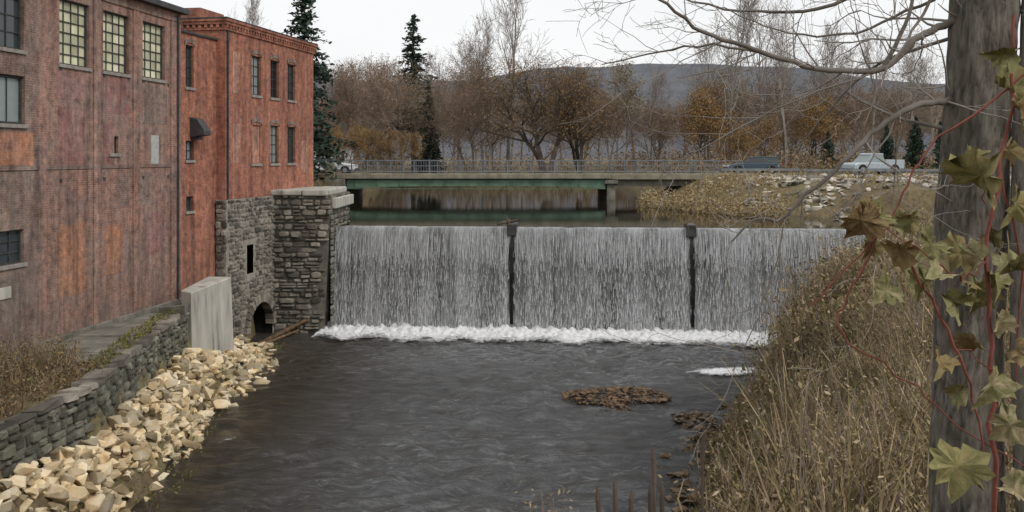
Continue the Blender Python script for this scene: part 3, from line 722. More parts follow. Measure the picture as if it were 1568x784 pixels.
while len(P)<1200:
    y=rng.uniform(53,78);x=rng.uniform(16,46); ur=np.interp(y,UR_Y,UR_X)
    if x<ur+1.5 or mnoise.noise(Vector((x*.22,y*.4,2)))<-.02: continue
    P.append((x,y,float(height(x,y))+.08));S.append(rng.uniform(.2,.75)*(1 if rng.random()<.93 else 1.8))
rocks('rubble_bank',P,S,M['rockG'],.6)

# ---------------------------------------------------------------- weeds
def weeds(name,P,H,mats,nleaf,ls,rng,lean=.25,parent=None,asp=.5,grass=0):
    P=np.asarray(P,float);H=np.asarray(H,float);N=len(P)
    d=rng.normal(size=(N,3))*lean;d[:,2]=1;d/=np.linalg.norm(d,axis=1,keepdims=True);tip=P+d*H[:,None]
    r=.004+.004*H
    S=np.concatenate([P,tip,r[:,None],r[:,None]*.4],1);V,F=segs_arrays(S,3)
    parts=[(V,F,1)]
    t=rng.uniform(.15,1.05,(N,nleaf)); C=P[:,None]+(tip-P)[:,None]*t[...,None]+rng.normal(size=(N,nleaf,3))*(H[:,None,None]*.13)*np.array([1,1,.6])
    C=C.reshape(-1,3); sc=np.repeat(rng.uniform(.55,1.35,N),nleaf)
    V,F=quads(C,rng.uniform(ls*.4,ls*1.5,len(C))*sc,rng,asp=asp); parts.append((V,F,0))
    if grass:
        g=N*grass; b=np.repeat(P,grass,axis=0)+rng.normal(size=(g,3))*np.array([.12,.12,.02]); hh=np.repeat(H,grass)*rng.uniform(.5,1.15,g)
        dd=rng.normal(size=(g,3))*.35; dd[:,2]=1; sx=rng.normal(size=(g,3)); sx[:,2]=0; sx/=np.linalg.norm(sx,axis=1,keepdims=True); wd=rng.uniform(.006,.012,g)[:,None]
        mid=b+dd*hh[:,None]*.55; tp=b+dd*hh[:,None]*.95+rng.normal(size=(g,3))*np.array([.12,.12,.03])
        V=np.stack([b-sx*wd,b+sx*wd,mid+sx*wd,mid-sx*wd,tp+sx*wd*.3,tp-sx*wd*.3],1).reshape(-1,3); o=np.arange(g)[:,None]*6
        F=np.concatenate([o+np.array([[0,1,2,3]]),o+np.array([[3,2,4,5]])]); parts.append((V,F,0))
    V,F,I=join(parts); return obj(name,mesh(name,V,F,mats,I),parent)
rng=np.random.default_rng(21)
def scatter_bank(n,ylo,yhi,dlo,dhi,p=1):
    y=ylo+(yhi-ylo)*rng.random(n)**p; x=np.interp(y,XE_Y,XE_X)+rng.uniform(dlo,dhi,n); return np.stack([x,y,height(x,y)-.05],1)
def clumpH(P,s=.45):
    return np.array([.3+1.0*max(0,.5+mnoise.noise(Vector((a*s,b*s,3)))*1.6) for a,b,c in P])
P=scatter_bank(5000,22,47.5,.3,9); H=clumpH(P,.6)*rng.uniform(.5,1.35,len(P))*np.clip((P[:,0]-np.interp(P[:,1],XE_Y,XE_X))/2+.4,.4,1)*np.interp(P[:,1],[22,40,47],[1,.9,.55])
weeds('bank_weeds',P,H,[M['weed'],M['twig']],13,.12,rng,grass=3)
P=scatter_bank(4400,8.5,23,1.5,11); P=P[(P[:,0]>.2*P[:,1])]; H=clumpH(P,1.0)*rng.uniform(.35,1.1,len(P))
weeds('bank_weeds',P,H,[M['weed'],M['twig']],18,.058,rng,grass=4,asp=.42)
P=scatter_bank(380,12,40,1.5,8); P=P[(P[:,0]>.2*P[:,1])]
weeds('seed_head_stems',P,rng.uniform(1.0,1.7,len(P)),[M['weedY'],M['twigF']],5,.05,rng,.2)
P=[];H=[]
for _ in range(380):
    y=rng.uniform(43,48);x=rng.uniform(16.5,22);P.append((x,y,float(height(x,y))));H.append(rng.uniform(.3,.8))
weeds('shoreline_shrub',P,H,[M['lfYG'],M['twig']],18,.11,rng,.4)
P=[];H=[]
for _ in range(2300):
    y=rng.uniform(56,79);ur=np.interp(y,UR_Y,UR_X);x=ur-1.2+abs(rng.normal())*4.0
    if x/y>.29: continue
    P.append((x,y,max(float(height(x,y)),-3.75)-.05));H.append(rng.uniform(.3,1.1)*(.5 if mnoise.noise(Vector((x*.3,y*.3,0)))<0 else 1.2))
weeds('river_brush',P,H,[M['weedY'],M['twig']],16,.15,rng,.35)
P=[];H=[]
for _ in range(1000):
    y=rng.uniform(52,79);x=rng.uniform(18,50);P.append((x,y,float(height(x,y))-.05));H.append(rng.uniform(.2,.65))
weeds('dry_grass',P,H,[M['weedY'],M['twig']],12,.13,rng,.35)
P=[];H=[]
for _ in range(750):
    y=rng.uniform(18,28.2);x=rng.uniform(-16,-11.9);P.append((x,y,-6.2));H.append(rng.uniform(.4,1.15)*(1 if x<-12.7 else .45))
weeds('terrace_weeds',P,H,[M['weedR'],M['twig']],24,.07,rng,.3,grass=6)
P=[];H=[]
for _ in range(600):
    y=rng.uniform(17,46);xl=np.interp(y,XL_Y,XL_X);x=xl+rng.uniform(1.0,2.3);P.append((x,y,max(float(height(x,y)),RIV-.1)));H.append(rng.uniform(.1,.4))
for _ in range(450):
    y=rng.uniform(27,37.5);xl=np.interp(y,XL_Y,XL_X);x=xl-rng.uniform(.2,.9);P.append((x,y,-6.12));H.append(rng.uniform(.05,.22))
weeds('moss_tufts',P,H,[M['lfYG'],M['twig']],10,.06,rng,.4)
S=[]
for (x,y,zt) in ((1.22,8,-2.46),(1.6,8.1,-2.3),(1.12,7.6,-2.62),(.9,8,-2.72),(.76,8,-2.78),(.98,8.1,-2.85),(1.3,8.2,-2.8)):
    q=random.uniform(-.03,.03)
    S.append((x+.03,y,-5.2,x+q,y,zt-.3,.014,.013)); S.append((x+q,y,zt-.3,x+q*1.4,y,zt-.08,.02,.021)); S.append((x+q*1.4,y,zt-.08,x+q*1.5,y,zt,.021,.006))
    for kk in range(3): 
        zb=zt-.35-.12*kk; S.append((x+q,y,zb,x+q+random.uniform(-.08,.08),y,zb+.08,.005,.003))
V,F=segs_arrays(S,8); obj('dead_stalks',mesh('dead_stalks',V,F,M['twigD'],smooth=True))
P=np.array([(.3+rng.uniform(-.08,.1),8+rng.uniform(-.1,.1),-3.9) for _ in range(12)]);weeds('foreground_weed',P,rng.uniform(.85,1.05,12),[M['weedY'],M['twig']],40,.03,rng,.1)

# ---------------------------------------------------------------- trees
def nrm(v): return v/np.linalg.norm(v)
def tree_mesh(name,seed,H,r0,mats,levels=4,spread=.9,up=.12,leaf=0,ls=.3,first=.25,stems=1,lean=0,droop=0,twr=.014,clen=.55,keep=.85):
    rng=np.random.default_rng(seed);S=[];tips=[]
    steps=[9,5,4,3,2];kids=[2,2,1.5,1.1,0]
    def br(p,d,L,r,lv):
        n=steps[lv]
        for i in range(n):
            rr=max(twr,r*(1-.8*(i+1)/n)); ra=max(twr,r*(1-.8*i/n))
            u=up if lv<3 else up*.3-droop
            d=nrm(d+rng.normal(size=3)*(.06 if lv==0 else .17)+np.array([0,0,u if lv>0 else .03]))
            q=p+d*(L/n); S.append((*p,*q,ra,rr))
            if lv<levels and i/n>=(first if lv==0 else .15):
                kk=int(kids[lv]+rng.random())
                for _ in range(kk):
                    a=nrm(np.cross(d,rng.normal(size=3)))
                    ang=rng.uniform(.45,.95)*spread
                    cd=nrm(d*math.cos(ang)+a*math.sin(ang))
                    f=(1-.55*i/n) if lv==0 else 1
                    br(q,cd,L*clen*rng.uniform(.7,1.15)*f,rr*.62,lv+1)
            if lv>=3: tips.append(q)
            p=q
        if lv<levels: tips.append(p)
    for s in range(stems):
        d=np.array([rng.normal()*.25*(stems>1)+lean,rng.normal()*.2*(stems>1),1.]);br(np.array([rng.normal()*.3*(stems>1),rng.normal()*.3*(stems>1),-.4]),nrm(d),H*(.86),r0,0)
    V,F=segs_arrays(S,3);parts=[(V,F,0)]
    if leaf>0:
        T=np.array(tips);C=np.repeat(T,leaf,axis=0)+rng.normal(size=(len(T)*leaf,3))*ls*1.3
        C=C[rng.random(len(C))<keep]; V,F=quads(C,rng.uniform(ls*.5,ls*1.3,len(C)),rng,asp=.5);parts.append((V,F,1))
    V,F,I=join(parts);return mesh(name,V,F,mats,I)
T={}
T['bare']=[tree_mesh('bare%d'%s,s,10,.15,[M['twigG']],4,.7,.17,twr=.008,clen=.5) for s in (1,2,3)]
T['bareD']=[tree_mesh('bared%d'%s,s,10,.17,[M['twig'],M['lfGrey']],4,.9,.1,leaf=1,ls=.11,twr=.0085,clen=.54,keep=.5) for s in (4,5)]
T['brown']=[tree_mesh('brown%d'%s,s,10,.17,[M['twig'],M['lfBrown']],4,1.0,.1,leaf=1,ls=.17,twr=.0095,first=.15,stems=2,clen=.57,keep=.6) for s in (6,7,17)]
T['orange']=[tree_mesh('orange%d'%s,s,10,.18,[M['twigD'],M['lfOrange']],3,1.05,.1,leaf=5,ls=.24,first=.12,stems=2,clen=.6,keep=.7) for s in (8,9)]
T['willow']=[tree_mesh('willow%d'%s,s,10,.3,[M['twigD'],M['lfOrange']],4,1.05,.02,leaf=1,ls=.16,first=.12,stems=3,droop=.2,twr=.010,clen=.58,keep=.6) for s in (10,12)]
T['tan']=[tree_mesh('tan%d'%s,s,10,.18,[M['twig'],M['lfTan']],4,.8,.14,leaf=1,ls=.2,clen=.48,twr=.009,keep=.75) for s in (13,)]
def spruce(name,seed,H,Rm,low=.06,dens=1,pw=.7):
    rng=np.random.default_rng(seed);C=[];S=[(0,0,-.5,0,0,H,.014*H,.03)]
    z=low*H
    while z<H:
        t=z/H;Rr=Rm*(1-t)**pw*rng.uniform(.6,1.15)+.08
        for b in range(rng.integers(6,11)):
            a=rng.uniform(0,6.28);r=Rr*rng.uniform(.55,1.15);dr=rng.uniform(.15,.5)
            e=np.array([math.cos(a)*r,math.sin(a)*r,z-dr*r+.12*r]);S.append((0,0,z,*e,.035,.01))
            m=max(5,int(r/.075*dens))
            for q in range(m):
                f=(q+rng.random())/m; w=.06+.26*r*(f*(1.15-f))
                C.append((math.cos(a)*r*f+rng.normal()*w*.5,math.sin(a)*r*f+rng.normal()*w*.5,z-dr*r*f*f+.12*r*f-abs(rng.normal())*.2))
        z+=rng.uniform(.2,.46)*H/14
    C=np.array(C);V,F=segs_arrays(S,4);V2,F2=quads(C,rng.uniform(.2,.52,len(C)),rng,flat=.6,asp=.5)
    V,F,I=join([(V,F,0),(V2,F2,1)]);return mesh(name,V,F,[M['twigD'],M['needle']],I)
T['spruce']=[spruce('spruce1',1,16,3.0,.28,1.1,.58),spruce('spruce2',2,14,3.0,.05)]
T['fir']=[spruce('fir1',3,7,1.7,.03,1.2,.85),spruce('fir2',4,7,2.0,.03,1.2,.85)]
def place(kind,name,px,Y,topy,rot=None,v=None,base=10.,parent=None,wide=1.0):
    """px: bearing, topy: apparent elevation -> real metre position and height"""
    X=(px-784)/1450*Y; H=(240-topy)/1450*Y+1.7
    me=T[kind][v if v is not None else random.randrange(len(T[kind]))]
    o=obj(name,me,parent); o.location=(X,Y,-1.75); s=H/base; o.scale=(s*wide,s*wide,s); o.rotation_euler=(0,0,rot if rot is not None else random.uniform(0,6.28)); return o
place('spruce','spruce_tree',633,128,22,v=0,base=16,wide=1.3)
place('spruce','spruce_tree',466,76,-45,v=1,base=14,wide=1.1)
place('fir','spruce_tree',657,118,122,v=0,base=7,wide=.8)
for px,Y,ty in ((1268,106,200),(1358,104,190),(1402,100,178),(1440,98,185),(502,104,200)): place('fir','fir_tree',px,Y,ty,base=7)
B10=9.2
for px,Y,ty,w in ((778,118,5,.9),(740,124,50,.75),(1118,112,18,.95),(1165,116,30,.9),(1085,122,75,.8),(1250,112,65,.95),(365,95,20,.7),(1330,108,75,.95),(1405,112,85,.95),(1205,109,55,.85)):
    place('bare','bare_tree',px,Y,ty,base=B10,wide=w)
for px,Y,ty,w in ((700,120,85,1.0),(672,126,105,.9),(995,126,130,.7),(1200,116,105,.9),(1290,120,100,.9),(1370,118,110,.9),(1430,124,110,.9),(1080,126,130,.8)):
    place('bareD','bare_tree',px,Y,ty,base=B10,wide=w)
for px,Y,ty,w in ((592,112,122,1.0),(552,118,130,1.0),(516,120,135,1.0),(575,126,122,1.0),(722,112,130,1.0),(750,122,120,.9),(690,110,160,.9),(1010,118,175,1),(930,120,165,.9),(1190,112,150,1),(1260,118,140,1),(1345,114,155,1),(1100,118,155,1)):
    place('brown','brown_leaved_tree',px,Y,ty,base=B10,wide=w)
place('willow','willow_tree',840,108,104,v=0,base=B10,wide=1.05);place('willow','willow_tree',892,112,128,v=1,base=B10,wide=.95)
for px,Y,ty in ((535,104,203),(562,110,210),(1068,114,158),(1240,112,170),(610,108,212),(1160,110,200),(1130,108,212)): place('orange','autumn_tree',px,Y,ty,base=B10)
place('tan','tan_tree',972,116,120,base=B10,wide=.95);place('tan','tan_tree',1130,126,125,base=B10);place('tan','tan_tree',640,122,150,base=B10)
far=empty('distant_trees')
for i in range(52):
    Y=random.uniform(145,200);px=470+i*19.5+random.uniform(-10,10); place(random.choice(['brown','bareD','brown','tan','bareD']),'distant_tree_part',px,Y,random.uniform(155,184),base=B10,parent=far,wide=1.35)
P=[];H=[]
for _ in range(1700):
    y=rng.uniform(91,108);x=rng.uniform(-34,58);z=float(height(x,y))
    if z<-3.2: continue
    P.append((x,y,z));H.append(rng.uniform(.5,2.0)*(1.3 if mnoise.noise(Vector((x*.2,y*.2,0)))>0 else .6))
for _ in range(2000):
    y=rng.uniform(130,142);x=rng.uniform(-40,60);P.append((x,y,float(height(x,y))));H.append(rng.uniform(1,3.5))
weeds('hedge_undergrowth',P,H,[M['weedR'],M['twig']],14,.3,rng,.3)

# ---------------------------------------------------------------- foreground tree with limbs
FT=empty('maple_tree')
V,F,Q,r=tube([(3.42,7,-4.2),(3.36,7,-2.8),(3.37,7,-1.3),(3.42,7,0),(3.5,7,1.2),(3.6,7.05,3),(3.75,7.1,5.5)],[.34,.26,.24,.235,.235,.22,.16],72,30)
cx=np.repeat(Q,72,axis=0);dv=V-cx;ang=np.arctan2(dv[:,1],dv[:,0]);dn=dv/np.linalg.norm(dv,axis=1,keepdims=True)
def ridge(a,z):
    w_=mnoise.noise(Vector((math.cos(a)*3,math.sin(a)*3,z*1.1)))*.5
    q_=1-abs(mnoise.noise(Vector((math.cos(a+w_)*9,math.sin(a+w_)*9,z*1.7))))*2.6
    return max(0,q_)**2
gr=np.array([ridge(a,c[2]) for a,c in zip(ang,V)])
am=np.array([mnoise.noise(Vector((math.cos(a)*2.2,math.sin(a)*2.2,c[2]*.9)))*.028+mnoise.noise(Vector((c[0]*14,c[1]*14,c[2]*9)))*.006 for a,c in zip(ang,V)])-gr*.022
V=V+dn*am[:,None]
me=mesh('trunk',V,F,M['bark'],smooth=True);at=me.attributes.new('groove','FLOAT','POINT'); at.data.foreach_set('value',(gr*.65).astype(np.float32));obj('trunk',me,FT)
parts=[]
V,F,_,_=tube([(3.75,6.6,-4),(3.68,6.7,-2.5),(3.66,6.75,-1),(3.72,6.8,.6),(3.95,6.9,2.5)],[.14,.11,.1,.095,.08],20,12,.008);parts.append((V,F,0))
limbs=[([(3.4,7,1.0),(3.2,7,.98),(2.97,7,.86),(2.73,6.95,.65),(2.22,6.9,.64),(1.76,6.8,.76),(1.37,6.8,.9),(1.04,6.7,1.12),(.75,6.7,1.4)],.033,.007),
([(3.3,7,.44),(3.15,6.95,.41),(2.9,6.9,.36),(2.62,6.9,.17),(2.35,6.9,-.1),(2.08,6.9,-.34),(1.96,6.9,-.45),(1.77,6.9,-.46),(1.6,6.9,-.62)],.028,.006),
([(2.73,6.95,.65),(2.86,6.9,.95),(2.95,6.8,1.4)],.018,.01),
([(2.22,6.9,.64),(1.6,7,.82),(1.1,7.1,.79),(.68,7.2,.70)],.012,.004),
([(2.6,6.9,.6),(1.9,6.8,.34),(1.33,6.7,.05),(1.04,6.7,-.1)],.007,.003),
([(1.98,6.9,-.45),(1.93,6.9,-.75),(1.72,6.8,-1.26),(1.58,6.8,-1.54)],.006,.003),
([(3.4,7.1,1.6),(2.9,7.5,1.35),(2.4,7.8,1.2),(1.8,8,1.25),(1.2,8.1,1.45)],.022,.006),
([(3.35,7.1,.9),(2.95,7.6,.75),(2.6,8,.3),(2.4,8.2,-.05)],.015,.004),
([(3.4,6.9,1.9),(3.0,6.6,1.3),(2.75,6.4,.9),(2.5,6.3,.6),(2.3,6.2,.2)],.015,.004),
([(3.4,7.2,.2),(3.1,7.8,.35),(2.8,8.4,.7),(2.6,8.8,1.2)],.015,.005),
([(2.9,6.9,.36),(2.8,6.9,.0),(2.72,6.8,-.45),(2.55,6.7,-.8)],.007,.003),
([(3.35,7,1.3),(3.0,7.2,1.1),(2.6,7.4,.95),(2.1,7.5,1.0),(1.7,7.6,1.2)],.014,.004),
([(1.76,6.8,.76),(1.5,6.7,.62),(1.15,6.6,.55)],.006,.003)]
rg=np.random.default_rng(77);S=[]
def twig(p,d,L,r,lv):
    n=5
    for i in range(n):
        d=nrm(d+rg.normal(size=3)*.2+np.array([0,0,.02]));q=p+d*L/n;S.append((*p,*q,max(.0018,r*(1-.7*i/n)),max(.0014,r*(1-.7*(i+1)/n))))
        if lv<2 and rg.random()<.5:
            a=nrm(np.cross(d,rg.normal(size=3)));twig(q,nrm(d*.8+a*rg.uniform(.4,.9)),L*rg.uniform(.4,.75),r*.6,lv+1)
        p=q
for pth,ra,rb in limbs:
    rad=np.linspace(ra,rb,len(pth));V,F,Q,r=tube(pth,rad,8,5,.006,rg);parts.append((V,F,2))
    for i in range(2,len(Q),2):
        if rg.random()<.74:
            d=nrm(Q[i]-Q[i-1]);a=nrm(np.cross(d,rg.normal(size=3)));a[1]*=.7
            twig(Q[i],nrm(d*.7+a),rg.uniform(.25,.85),max(.0035,r[i]*.35),0)
V,F=segs_arrays(S,4);parts.append((V,F,1))
V,F,I=join(parts);obj('branches',mesh('branches',V,F,[M['bark'],M['twigG'],M['twigF']],I,smooth=True),FT)

# vine with red stems and big withered leaves
VN=empty('leafy_vine');parts=[]
vp=[([(2.3,4,.5),(2.16,4,.33),(1.81,4,.08),(1.67,4,-.11),(1.53,4,-.36),(1.26,4,-.63)],.006),
([(1.53,4,-.36),(1.42,4,-.6),(1.38,4,-.74),(1.7,4,-.97),(1.92,4,-1.16),(2.2,4,-1.32)],.005),
([(2.1,4.1,-3.6),(2.03,4,-1.5),(2.03,4,-.88),(2.0,4,-.44),(2.1,4,.11),(2.12,4,.6)],.012),
([(1.6,3.9,-.36),(1.76,3.9,-.66),(1.89,3.9,-.94),(2.0,4,-1.3)],.007),
([(2.0,4,-.44),(1.85,3.9,-.5),(1.7,3.8,-.42),(1.5,3.8,-.28)],.004),([(2.03,4,-.9),(1.85,3.9,-.8),(1.72,3.85,-.86)],.003),([(2.0,4,-.2),(1.9,3.9,-.02),(1.8,3.9,-.12)],.003),
([(2.1,4.1,.0),(2.2,4.1,-.5),(2.15,4.1,-1.2)],.006)]
for pth,ra in vp:
    V,F,_,_=tube(pth,np.linspace(ra,ra*.5,len(pth)),6,5,.008,rg);parts.append((V,F,0))
V,F,I=join(parts);obj('stems',mesh('stems',V,F,M['redvine'],smooth=True),VN)
def leaf(c,size,rg):
    out=[(0,-.12),(.1,-.2),(.22,-.3),(.32,-.2),(.36,-.12),(.52,-.14),(.50,.0),(.45,.08),(.6,.24),(.46,.27),(.38,.28),(.44,.46),(.3,.44),(.2,.42),(.13,.56),(0,.74)]
    pts=out+[(-x,y) for x,y in out[-2:0:-1]]
    V=[(0,.12,0)]
    fold=rg.uniform(.4,1.2);curl=rg.uniform(.5,1.6);tw=rg.uniform(-.7,.7)
    for x,y in pts:
        x+=rg.normal()*.03;y+=rg.normal()*.03;V.append((x*math.cos(fold*.7),y,abs(x)*math.sin(fold)-curl*(y-.1)**2*.8+tw*x*y+rg.normal()*.05))
    V=np.array(V)
    half=V[1:]*.55+V[0]*.45+np.array([0,0,.06])*rg.normal(size=(len(pts),1)); V=np.concatenate([V,half])
    n=len(pts);F=[]
    for i in range(n):
        j=(i+1)%n; F.append((0,1+n+i,1+n+j));F.append((1+n+i,1+i,1+j));F.append((1+n+i,1+j,1+n+j))
    a=rg.normal(size=3)*.6+np.array([0,-1,.25]);a=nrm(a);t=nrm(rg.normal(size=3)*.6+np.array([-.3,0,-.9]));t=nrm(t-a*np.dot(a,t));s=np.cross(t,a)
    Mx=np.stack([s,t,a],1);return (V@Mx.T)*size+np.array(c),np.array(F)
LP=[(1535,150,80),(1505,280,90),(1558,320,65),(1408,415,80),(1475,400,65),(1498,455,70),(1378,365,55),(1322,345,60),(1455,470,55),(1562,430,65),(1482,530,55),(1522,600,65),(1465,725,90),(1545,235,50),(1360,455,50),(1555,545,60),(1430,385,50),(1520,370,55),(1395,345,45),(1440,560,42),(1553,660,60),(1545,95,55),(1340,385,45),(1565,180,55),(1470,610,48),(1530,500,50),(1545,760,55),(1420,440,55),(1520,440,45),(1490,250,50),(1350,340,45),(1440,430,45),(1385,395,60),(1335,330,40),(1505,405,60),(1475,440,50)]
parts=[]
for px,py,s in LP:
    Yd=rg.uniform(3.7,4.15);V,F=leaf(((px-784)/1450*Yd,Yd,(240-py+s*.25)/1450*Yd),s*.0028*rg.uniform(.85,1.1),rg);parts.append((V,F,0))
V,F,I=join(parts);obj('leaves',mesh('leaves',V,F,M['vleaf'],smooth=True),VN)

# ---------------------------------------------------------------- bridge
BR=empty('road_bridge',(0,80,0))
XL0,XR0=-14.8,23.0;PX=8.4
boxes('deck',[(XL0-1,XR0+1,0.15,9.4,-1.85,-1.56)],M['concD'],BR)
boxes('fascia_left_span',[(XL0,PX,-.05,.14,-1.86,-1.48)],M['beige'],BR,.02);boxes('fascia_right_span',[(PX+.02,XR0,-.05,.14,-1.92,-1.48)],M['beige'],BR,.02)
boxes('road_surface',[(XL0-1,XR0+1,.6,8.9,-1.556,-1.54)],M['asph'],BR)
boxes('kerb',[(XL0,XR0,.142,.55,-1.555,-1.41)],M['beige'],BR,.02)
def girder(name,x0,x1,y,mat):
    n=24;V=[];F=[]
    for i in range(n+1):
        t=i/n;x=x0+(x1-x0)*t;zb=-2.5-.2*(2*t-1)**4
        for yy in (y,y+.12): V+= [(x,yy,zb),(x,yy,-1.95)]
    for i in range(n):
        a=i*4;b=a+4;F+=[(a,b,b+1,a+1),(a+2,a+3,b+3,b+2),(a,a+2,b+2,b)]
    return obj(name,mesh(name,V,F,mat),BR)
girder('girder',XL0+.8,PX-.5,.25,M['green'])
boxes('girder_flange',[(XL0+.8,PX-.5,.1,.5,-2.74,-2.69)],M['green'],BR)
boxes('girder_stiffeners',[(x,x+.05,.17,.248,-2.5,-1.95) for x in np.arange(XL0+1.5,PX-1,1.9)],M['green'],BR)
for y in (2.6,5,7.4,9): girder('girder',XL0+.8,PX-.5,y,M['black'] if y<8 else M['green'])
boxes('right_girders',[(PX+.5,XR0,y,y+.2,-2.5,-1.87) for y in (.5,3,6,9)],M['concD'],BR)
boxes('pier',[(PX-.35,PX+.35,.3,9.2,-5.6,-2.3),(PX-.55,PX+.55,0,9.3,-2.3,-1.96)],M['concD'],BR,.04)
boxes('abutment',[(XL0-1.2,XL0+.7,-.2,9.6,-5.6,-1.9),(XR0-3,XR0+1.5,1.5,9.6,-5.6,-2.0)],M['concD'],BR,.04)
boxes('parapet_end',[(XL0-1.0,XL0-.2,-.25,.3,-2.9,-.5)],M['beige'],BR,.03)
def railing(name,x0,x1,y,z,parent):
    L=[]
    for x in np.arange(x0,x1,2.2): L.append((x-.05,x+.05,y,y+.1,z,z+1.15))
    for zz in (.12,.62,1.1): L.append((x0,x1,y-.03,y-.002,z+zz,z+zz+.05))
    for x in np.arange(x0+.2,x1,.22): L.append((x-.01,x+.01,y-.025,y-.006,z+.17,z+.62)); L.append((x-.01,x+.01,y-.025,y-.006,z+.67,z+1.1))
    return boxes(name,L,M['steel'],parent)
railing('railing_near',XL0-1,17.6,.25,-1.42,BR);railing('railing_far',XL0-1,XR0+1.5,9.15,-1.5,BR)
boxes('approach_rail',[(17.7,XR0+1.4,.2,.26,-1.2,-1.0)]+[(x,x+.1,.27,.37,-1.45,-1.0) for x in np.arange(17.8,XR0+1,1.8)],M['steel'],BR)
for nm,x0_,x1_ in (('road',XR0+1,220),('road',-220,XL0-1)):
    rd=empty(nm,(0,80,0))
    boxes('surface',[(x0_,x1_,.6,8.9,-1.65,-1.544)],M['asph'],rd); boxes('verge',[(x0_,x1_,-.8,.598,-1.75,-1.5),(x0_,x1_,8.902,10,-1.75,-1.5)],M['ground'],rd)
    boxes('centre_line',[(x0_,x1_,4.68,4.78,-1.54,-1.536)],M['line'],rd)
GR=empty('guard_rail',(0,79.6,0))
boxes('rail',[(XR0+1.5,60,.0,.06,-1.25,-1.05)],M['steel'],GR,.01);boxes('posts',[(x,x+.12,.07,.2,-1.8,-1.07) for x in np.arange(XR0+2,60,2)],M['steel'],GR)

# ---------------------------------------------------------------- vehicles
def wheel(parent,x,y,r):
    n=20;V=[];F=[]
    for s,rr,yy in ((0,r,-.11),(1,r,.11)):
        for k in range(n): a=2*math.pi*k/n;V.append((x+rr*math.cos(a),y+yy,r+rr*math.sin(a)))
    F=[tuple(range(n)),tuple(range(2*n-1,n-1,-1))]+[(i,n+i,n+(i+1)%n,(i+1)%n) for i in range(n)]
    obj('tyre',mesh('tyre',V,F,M['tyre']),parent)
    V=[(x+r*.6*math.cos(2*math.pi*k/n),y+s*.118,r+r*.6*math.sin(2*math.pi*k/n)) for s in(-1,1) for k in range(n)]
    obj('hub',mesh('hub',V,[tuple(range(n)),tuple(range(2*n-1,n-1,-1))],M['hub']),parent)
def car(name,loc,rz,paint,pick=False):
    e=empty(name,loc,rz)
    if not pick:
        body=[(-2.3,.32),(-2.38,.6),(-2.3,.98),(-1.2,1.03),(1.0,1.0),(2.0,.86),(2.3,.7),(2.33,.35)]
        prism('body',body,1.82,paint,e,.09)
        prism('greenhouse',[(-2.22,1.0),(-1.95,1.46),(-1.2,1.5),(.1,1.48),(.98,1.0)],1.66,M['glass'],e,.03,1.34,1.2)
        prism('roof',[(-2.02,1.45),(-1.9,1.53),(-1.2,1.56),(0,1.54),(.25,1.46)],1.4,paint,e,.03)
        boxes('pillars',[(-1.3,-1.2,-.8,-.74,1.0,1.3),(-.25,-.17,-.8,-.74,1.0,1.3)],paint,e)
        wx=(-1.4,1.45);r=.34
    else:
        body=[(-2.75,.45),(-2.78,.98),(1.0,1.05),(2.2,1.02),(2.6,.9),(2.65,.45)]
        prism('body',body,1.95,paint,e,.08)
        boxes('bed_recess',[(-2.65,-.75,-.8,.8,1.0,1.06)],M['black'],e)
        boxes('bed_sides',[(-2.75,-.7,-.97,-.85,.95,1.28),(-2.75,-.7,.85,.97,.95,1.28),(-2.78,-2.68,-.85,.85,.95,1.28)],paint,e,.02)
        prism('greenhouse',[(-.7,1.0),(-.6,1.72),(.6,1.75),(1.35,1.03)],1.78,M['glassL'],e,.03,1.5,1.3)
        prism('roof',[(-.68,1.7),(-.6,1.82),(.5,1.84),(.72,1.72)],1.55,paint,e,.03)
        boxes('pillars',[(-.72,-.58,-.88,-.8,1.0,1.4),(.2,.3,-.87,-.8,1.0,1.4)],paint,e)
        wx=(-1.7,1.75);r=.4
    x2=body[-2][0]
    boxes('head_lamps',[(x2-.12,x2+.06,-.8,-.5,.66,.8),(x2-.12,x2+.06,.5,.8,.66,.8)],M['lampW'],e,.01)
    boxes('tail_lamps',[(body[1][0]-.03,body[1][0]+.1,-.88,-.7,.75,.95),(body[1][0]-.03,body[1][0]+.1,.7,.88,.75,.95)],M['lampR'],e,.01)
    boxes('bumpers',[(x2-.05,x2+.12,-.85,.85,.35,.52),(body[0][0]-.12,body[0][0]+.05,-.85,.85,.35,.52)],M['flash'],e,.03)
    n=20
    for x in wx:
        for s in (-1,1):
            yy=s*(.92 if not pick else .985)
            V=[(x+(r+.08)*math.cos(math.pi*k/(n-1)),yy,r+(r+.08)*math.sin(math.pi*k/(n-1))) for k in range(n)]
            obj('wheel_arch',mesh('wheel_arch',V,[tuple(range(n))],M['black']),e); wheel(e,x,s*.84 if not pick else s*.9,r)
    return e
car('parked_car',(20.8,82.0,-1.535),math.pi,M['paintBlue'])
car('pickup_truck',(31.5,83,-1.54),math.radians(200),M['paintSilver'],True)
car('parked_car',(-16.2,84.5,-1.54),0,M['paintWhite'])
HS=empty('white_house',(-24.2,118,-1.7),.3)
boxes('walls',[(-4,4,-3,3,0,2.9)],M['white'],HS); prism('roof',[(-4.3,2.9),(0,5.2),(4.3,2.9)],6.6,M['flash'],HS)
boxes('windows',[(x,x+.9,-3.02,-3.001,1,2.2) for x in (-3,-.5,2)],M['glass'],HS);boxes('chimney',[(1,1.6,-.3,.3,4,5.8)],M['brickB'],HS)

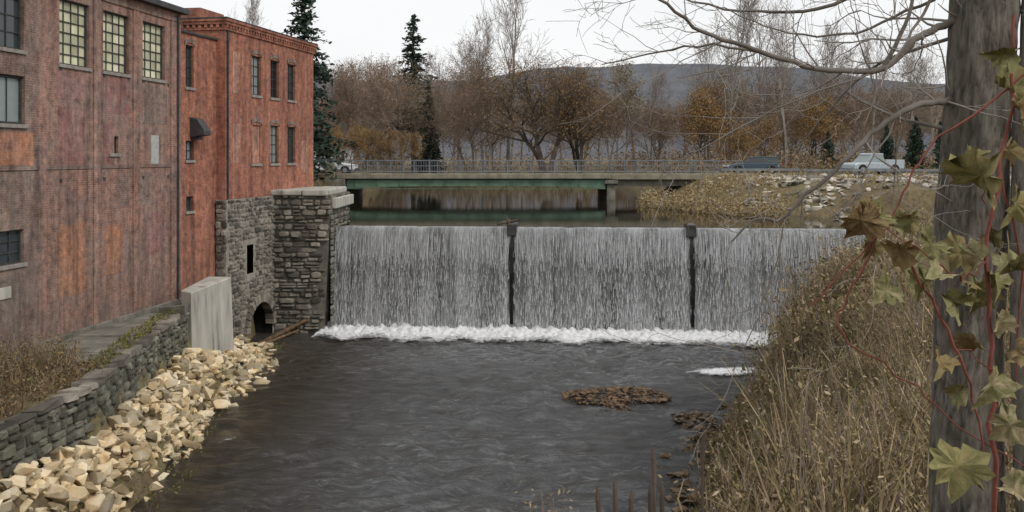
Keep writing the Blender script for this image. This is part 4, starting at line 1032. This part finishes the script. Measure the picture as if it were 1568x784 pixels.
# ---------------------------------------------------------------- world & sun
w=bpy.data.worlds.new('World');scene.world=w;w.use_nodes=True;nt=w.node_tree;nt.nodes.clear()
el=math.radians(42);az_=math.radians(128)
sky=nt.nodes.new('ShaderNodeTexSky');sky.sky_type='NISHITA';sky.sun_disc=False;sky.sun_elevation=el;sky.sun_rotation=az_
tc=nt.nodes.new('ShaderNodeTexCoord');mp=nt.nodes.new('ShaderNodeMapping');mp.inputs['Scale'].default_value=(1,1,3.5)
nz=nt.nodes.new('ShaderNodeTexNoise');nz.inputs['Scale'].default_value=1.6;nz.inputs['Detail'].default_value=6;nz.inputs['Distortion'].default_value=.4
rp=nt.nodes.new('ShaderNodeValToRGB');e=rp.color_ramp.elements;e[0].position=.3;e[0].color=(.78,.79,.81,1);e[1].position=.65;e[1].color=(.95,.95,.95,1)
sc=nt.nodes.new('ShaderNodeVectorMath');sc.operation='SCALE';sc.inputs['Scale'].default_value=10.6
mx=nt.nodes.new('ShaderNodeMix');mx.data_type='RGBA';mx.inputs[0].default_value=.93
bg=nt.nodes.new('ShaderNodeBackground');bg.inputs['Strength'].default_value=.1;out=nt.nodes.new('ShaderNodeOutputWorld')
l=nt.links.new
l(tc.outputs['Generated'],mp.inputs[0]);l(mp.outputs[0],nz.inputs['Vector']);l(nz.outputs['Fac'],rp.inputs[0]);l(rp.outputs[0],sc.inputs[0])
l(sky.outputs[0],mx.inputs[6]);l(sc.outputs[0],mx.inputs[7]);l(mx.outputs[2],bg.inputs[0]);l(bg.outputs[0],out.inputs[0])
sd=bpy.data.lights.new('sun','SUN');sd.energy=1.35;sd.angle=math.radians(14);sd.color=(1,.96,.9)
so=bpy.data.objects.new('sun',sd);col.objects.link(so)
S=Vector((math.sin(az_)*math.cos(el),math.cos(az_)*math.cos(el),math.sin(el)));so.rotation_euler=S.to_track_quat('Z','Y').to_euler();so.location=(20,-20,30)

cd=bpy.data.cameras.new('camera');cam=bpy.data.objects.new('camera',cd);col.objects.link(cam)
cam.location=(0,0,0);cam.rotation_euler=(math.radians(90),0,0);cd.sensor_width=36;cd.lens=33.3;cd.shift_y=-.097;cd.clip_start=.1;cd.clip_end=6000
scene.camera=cam
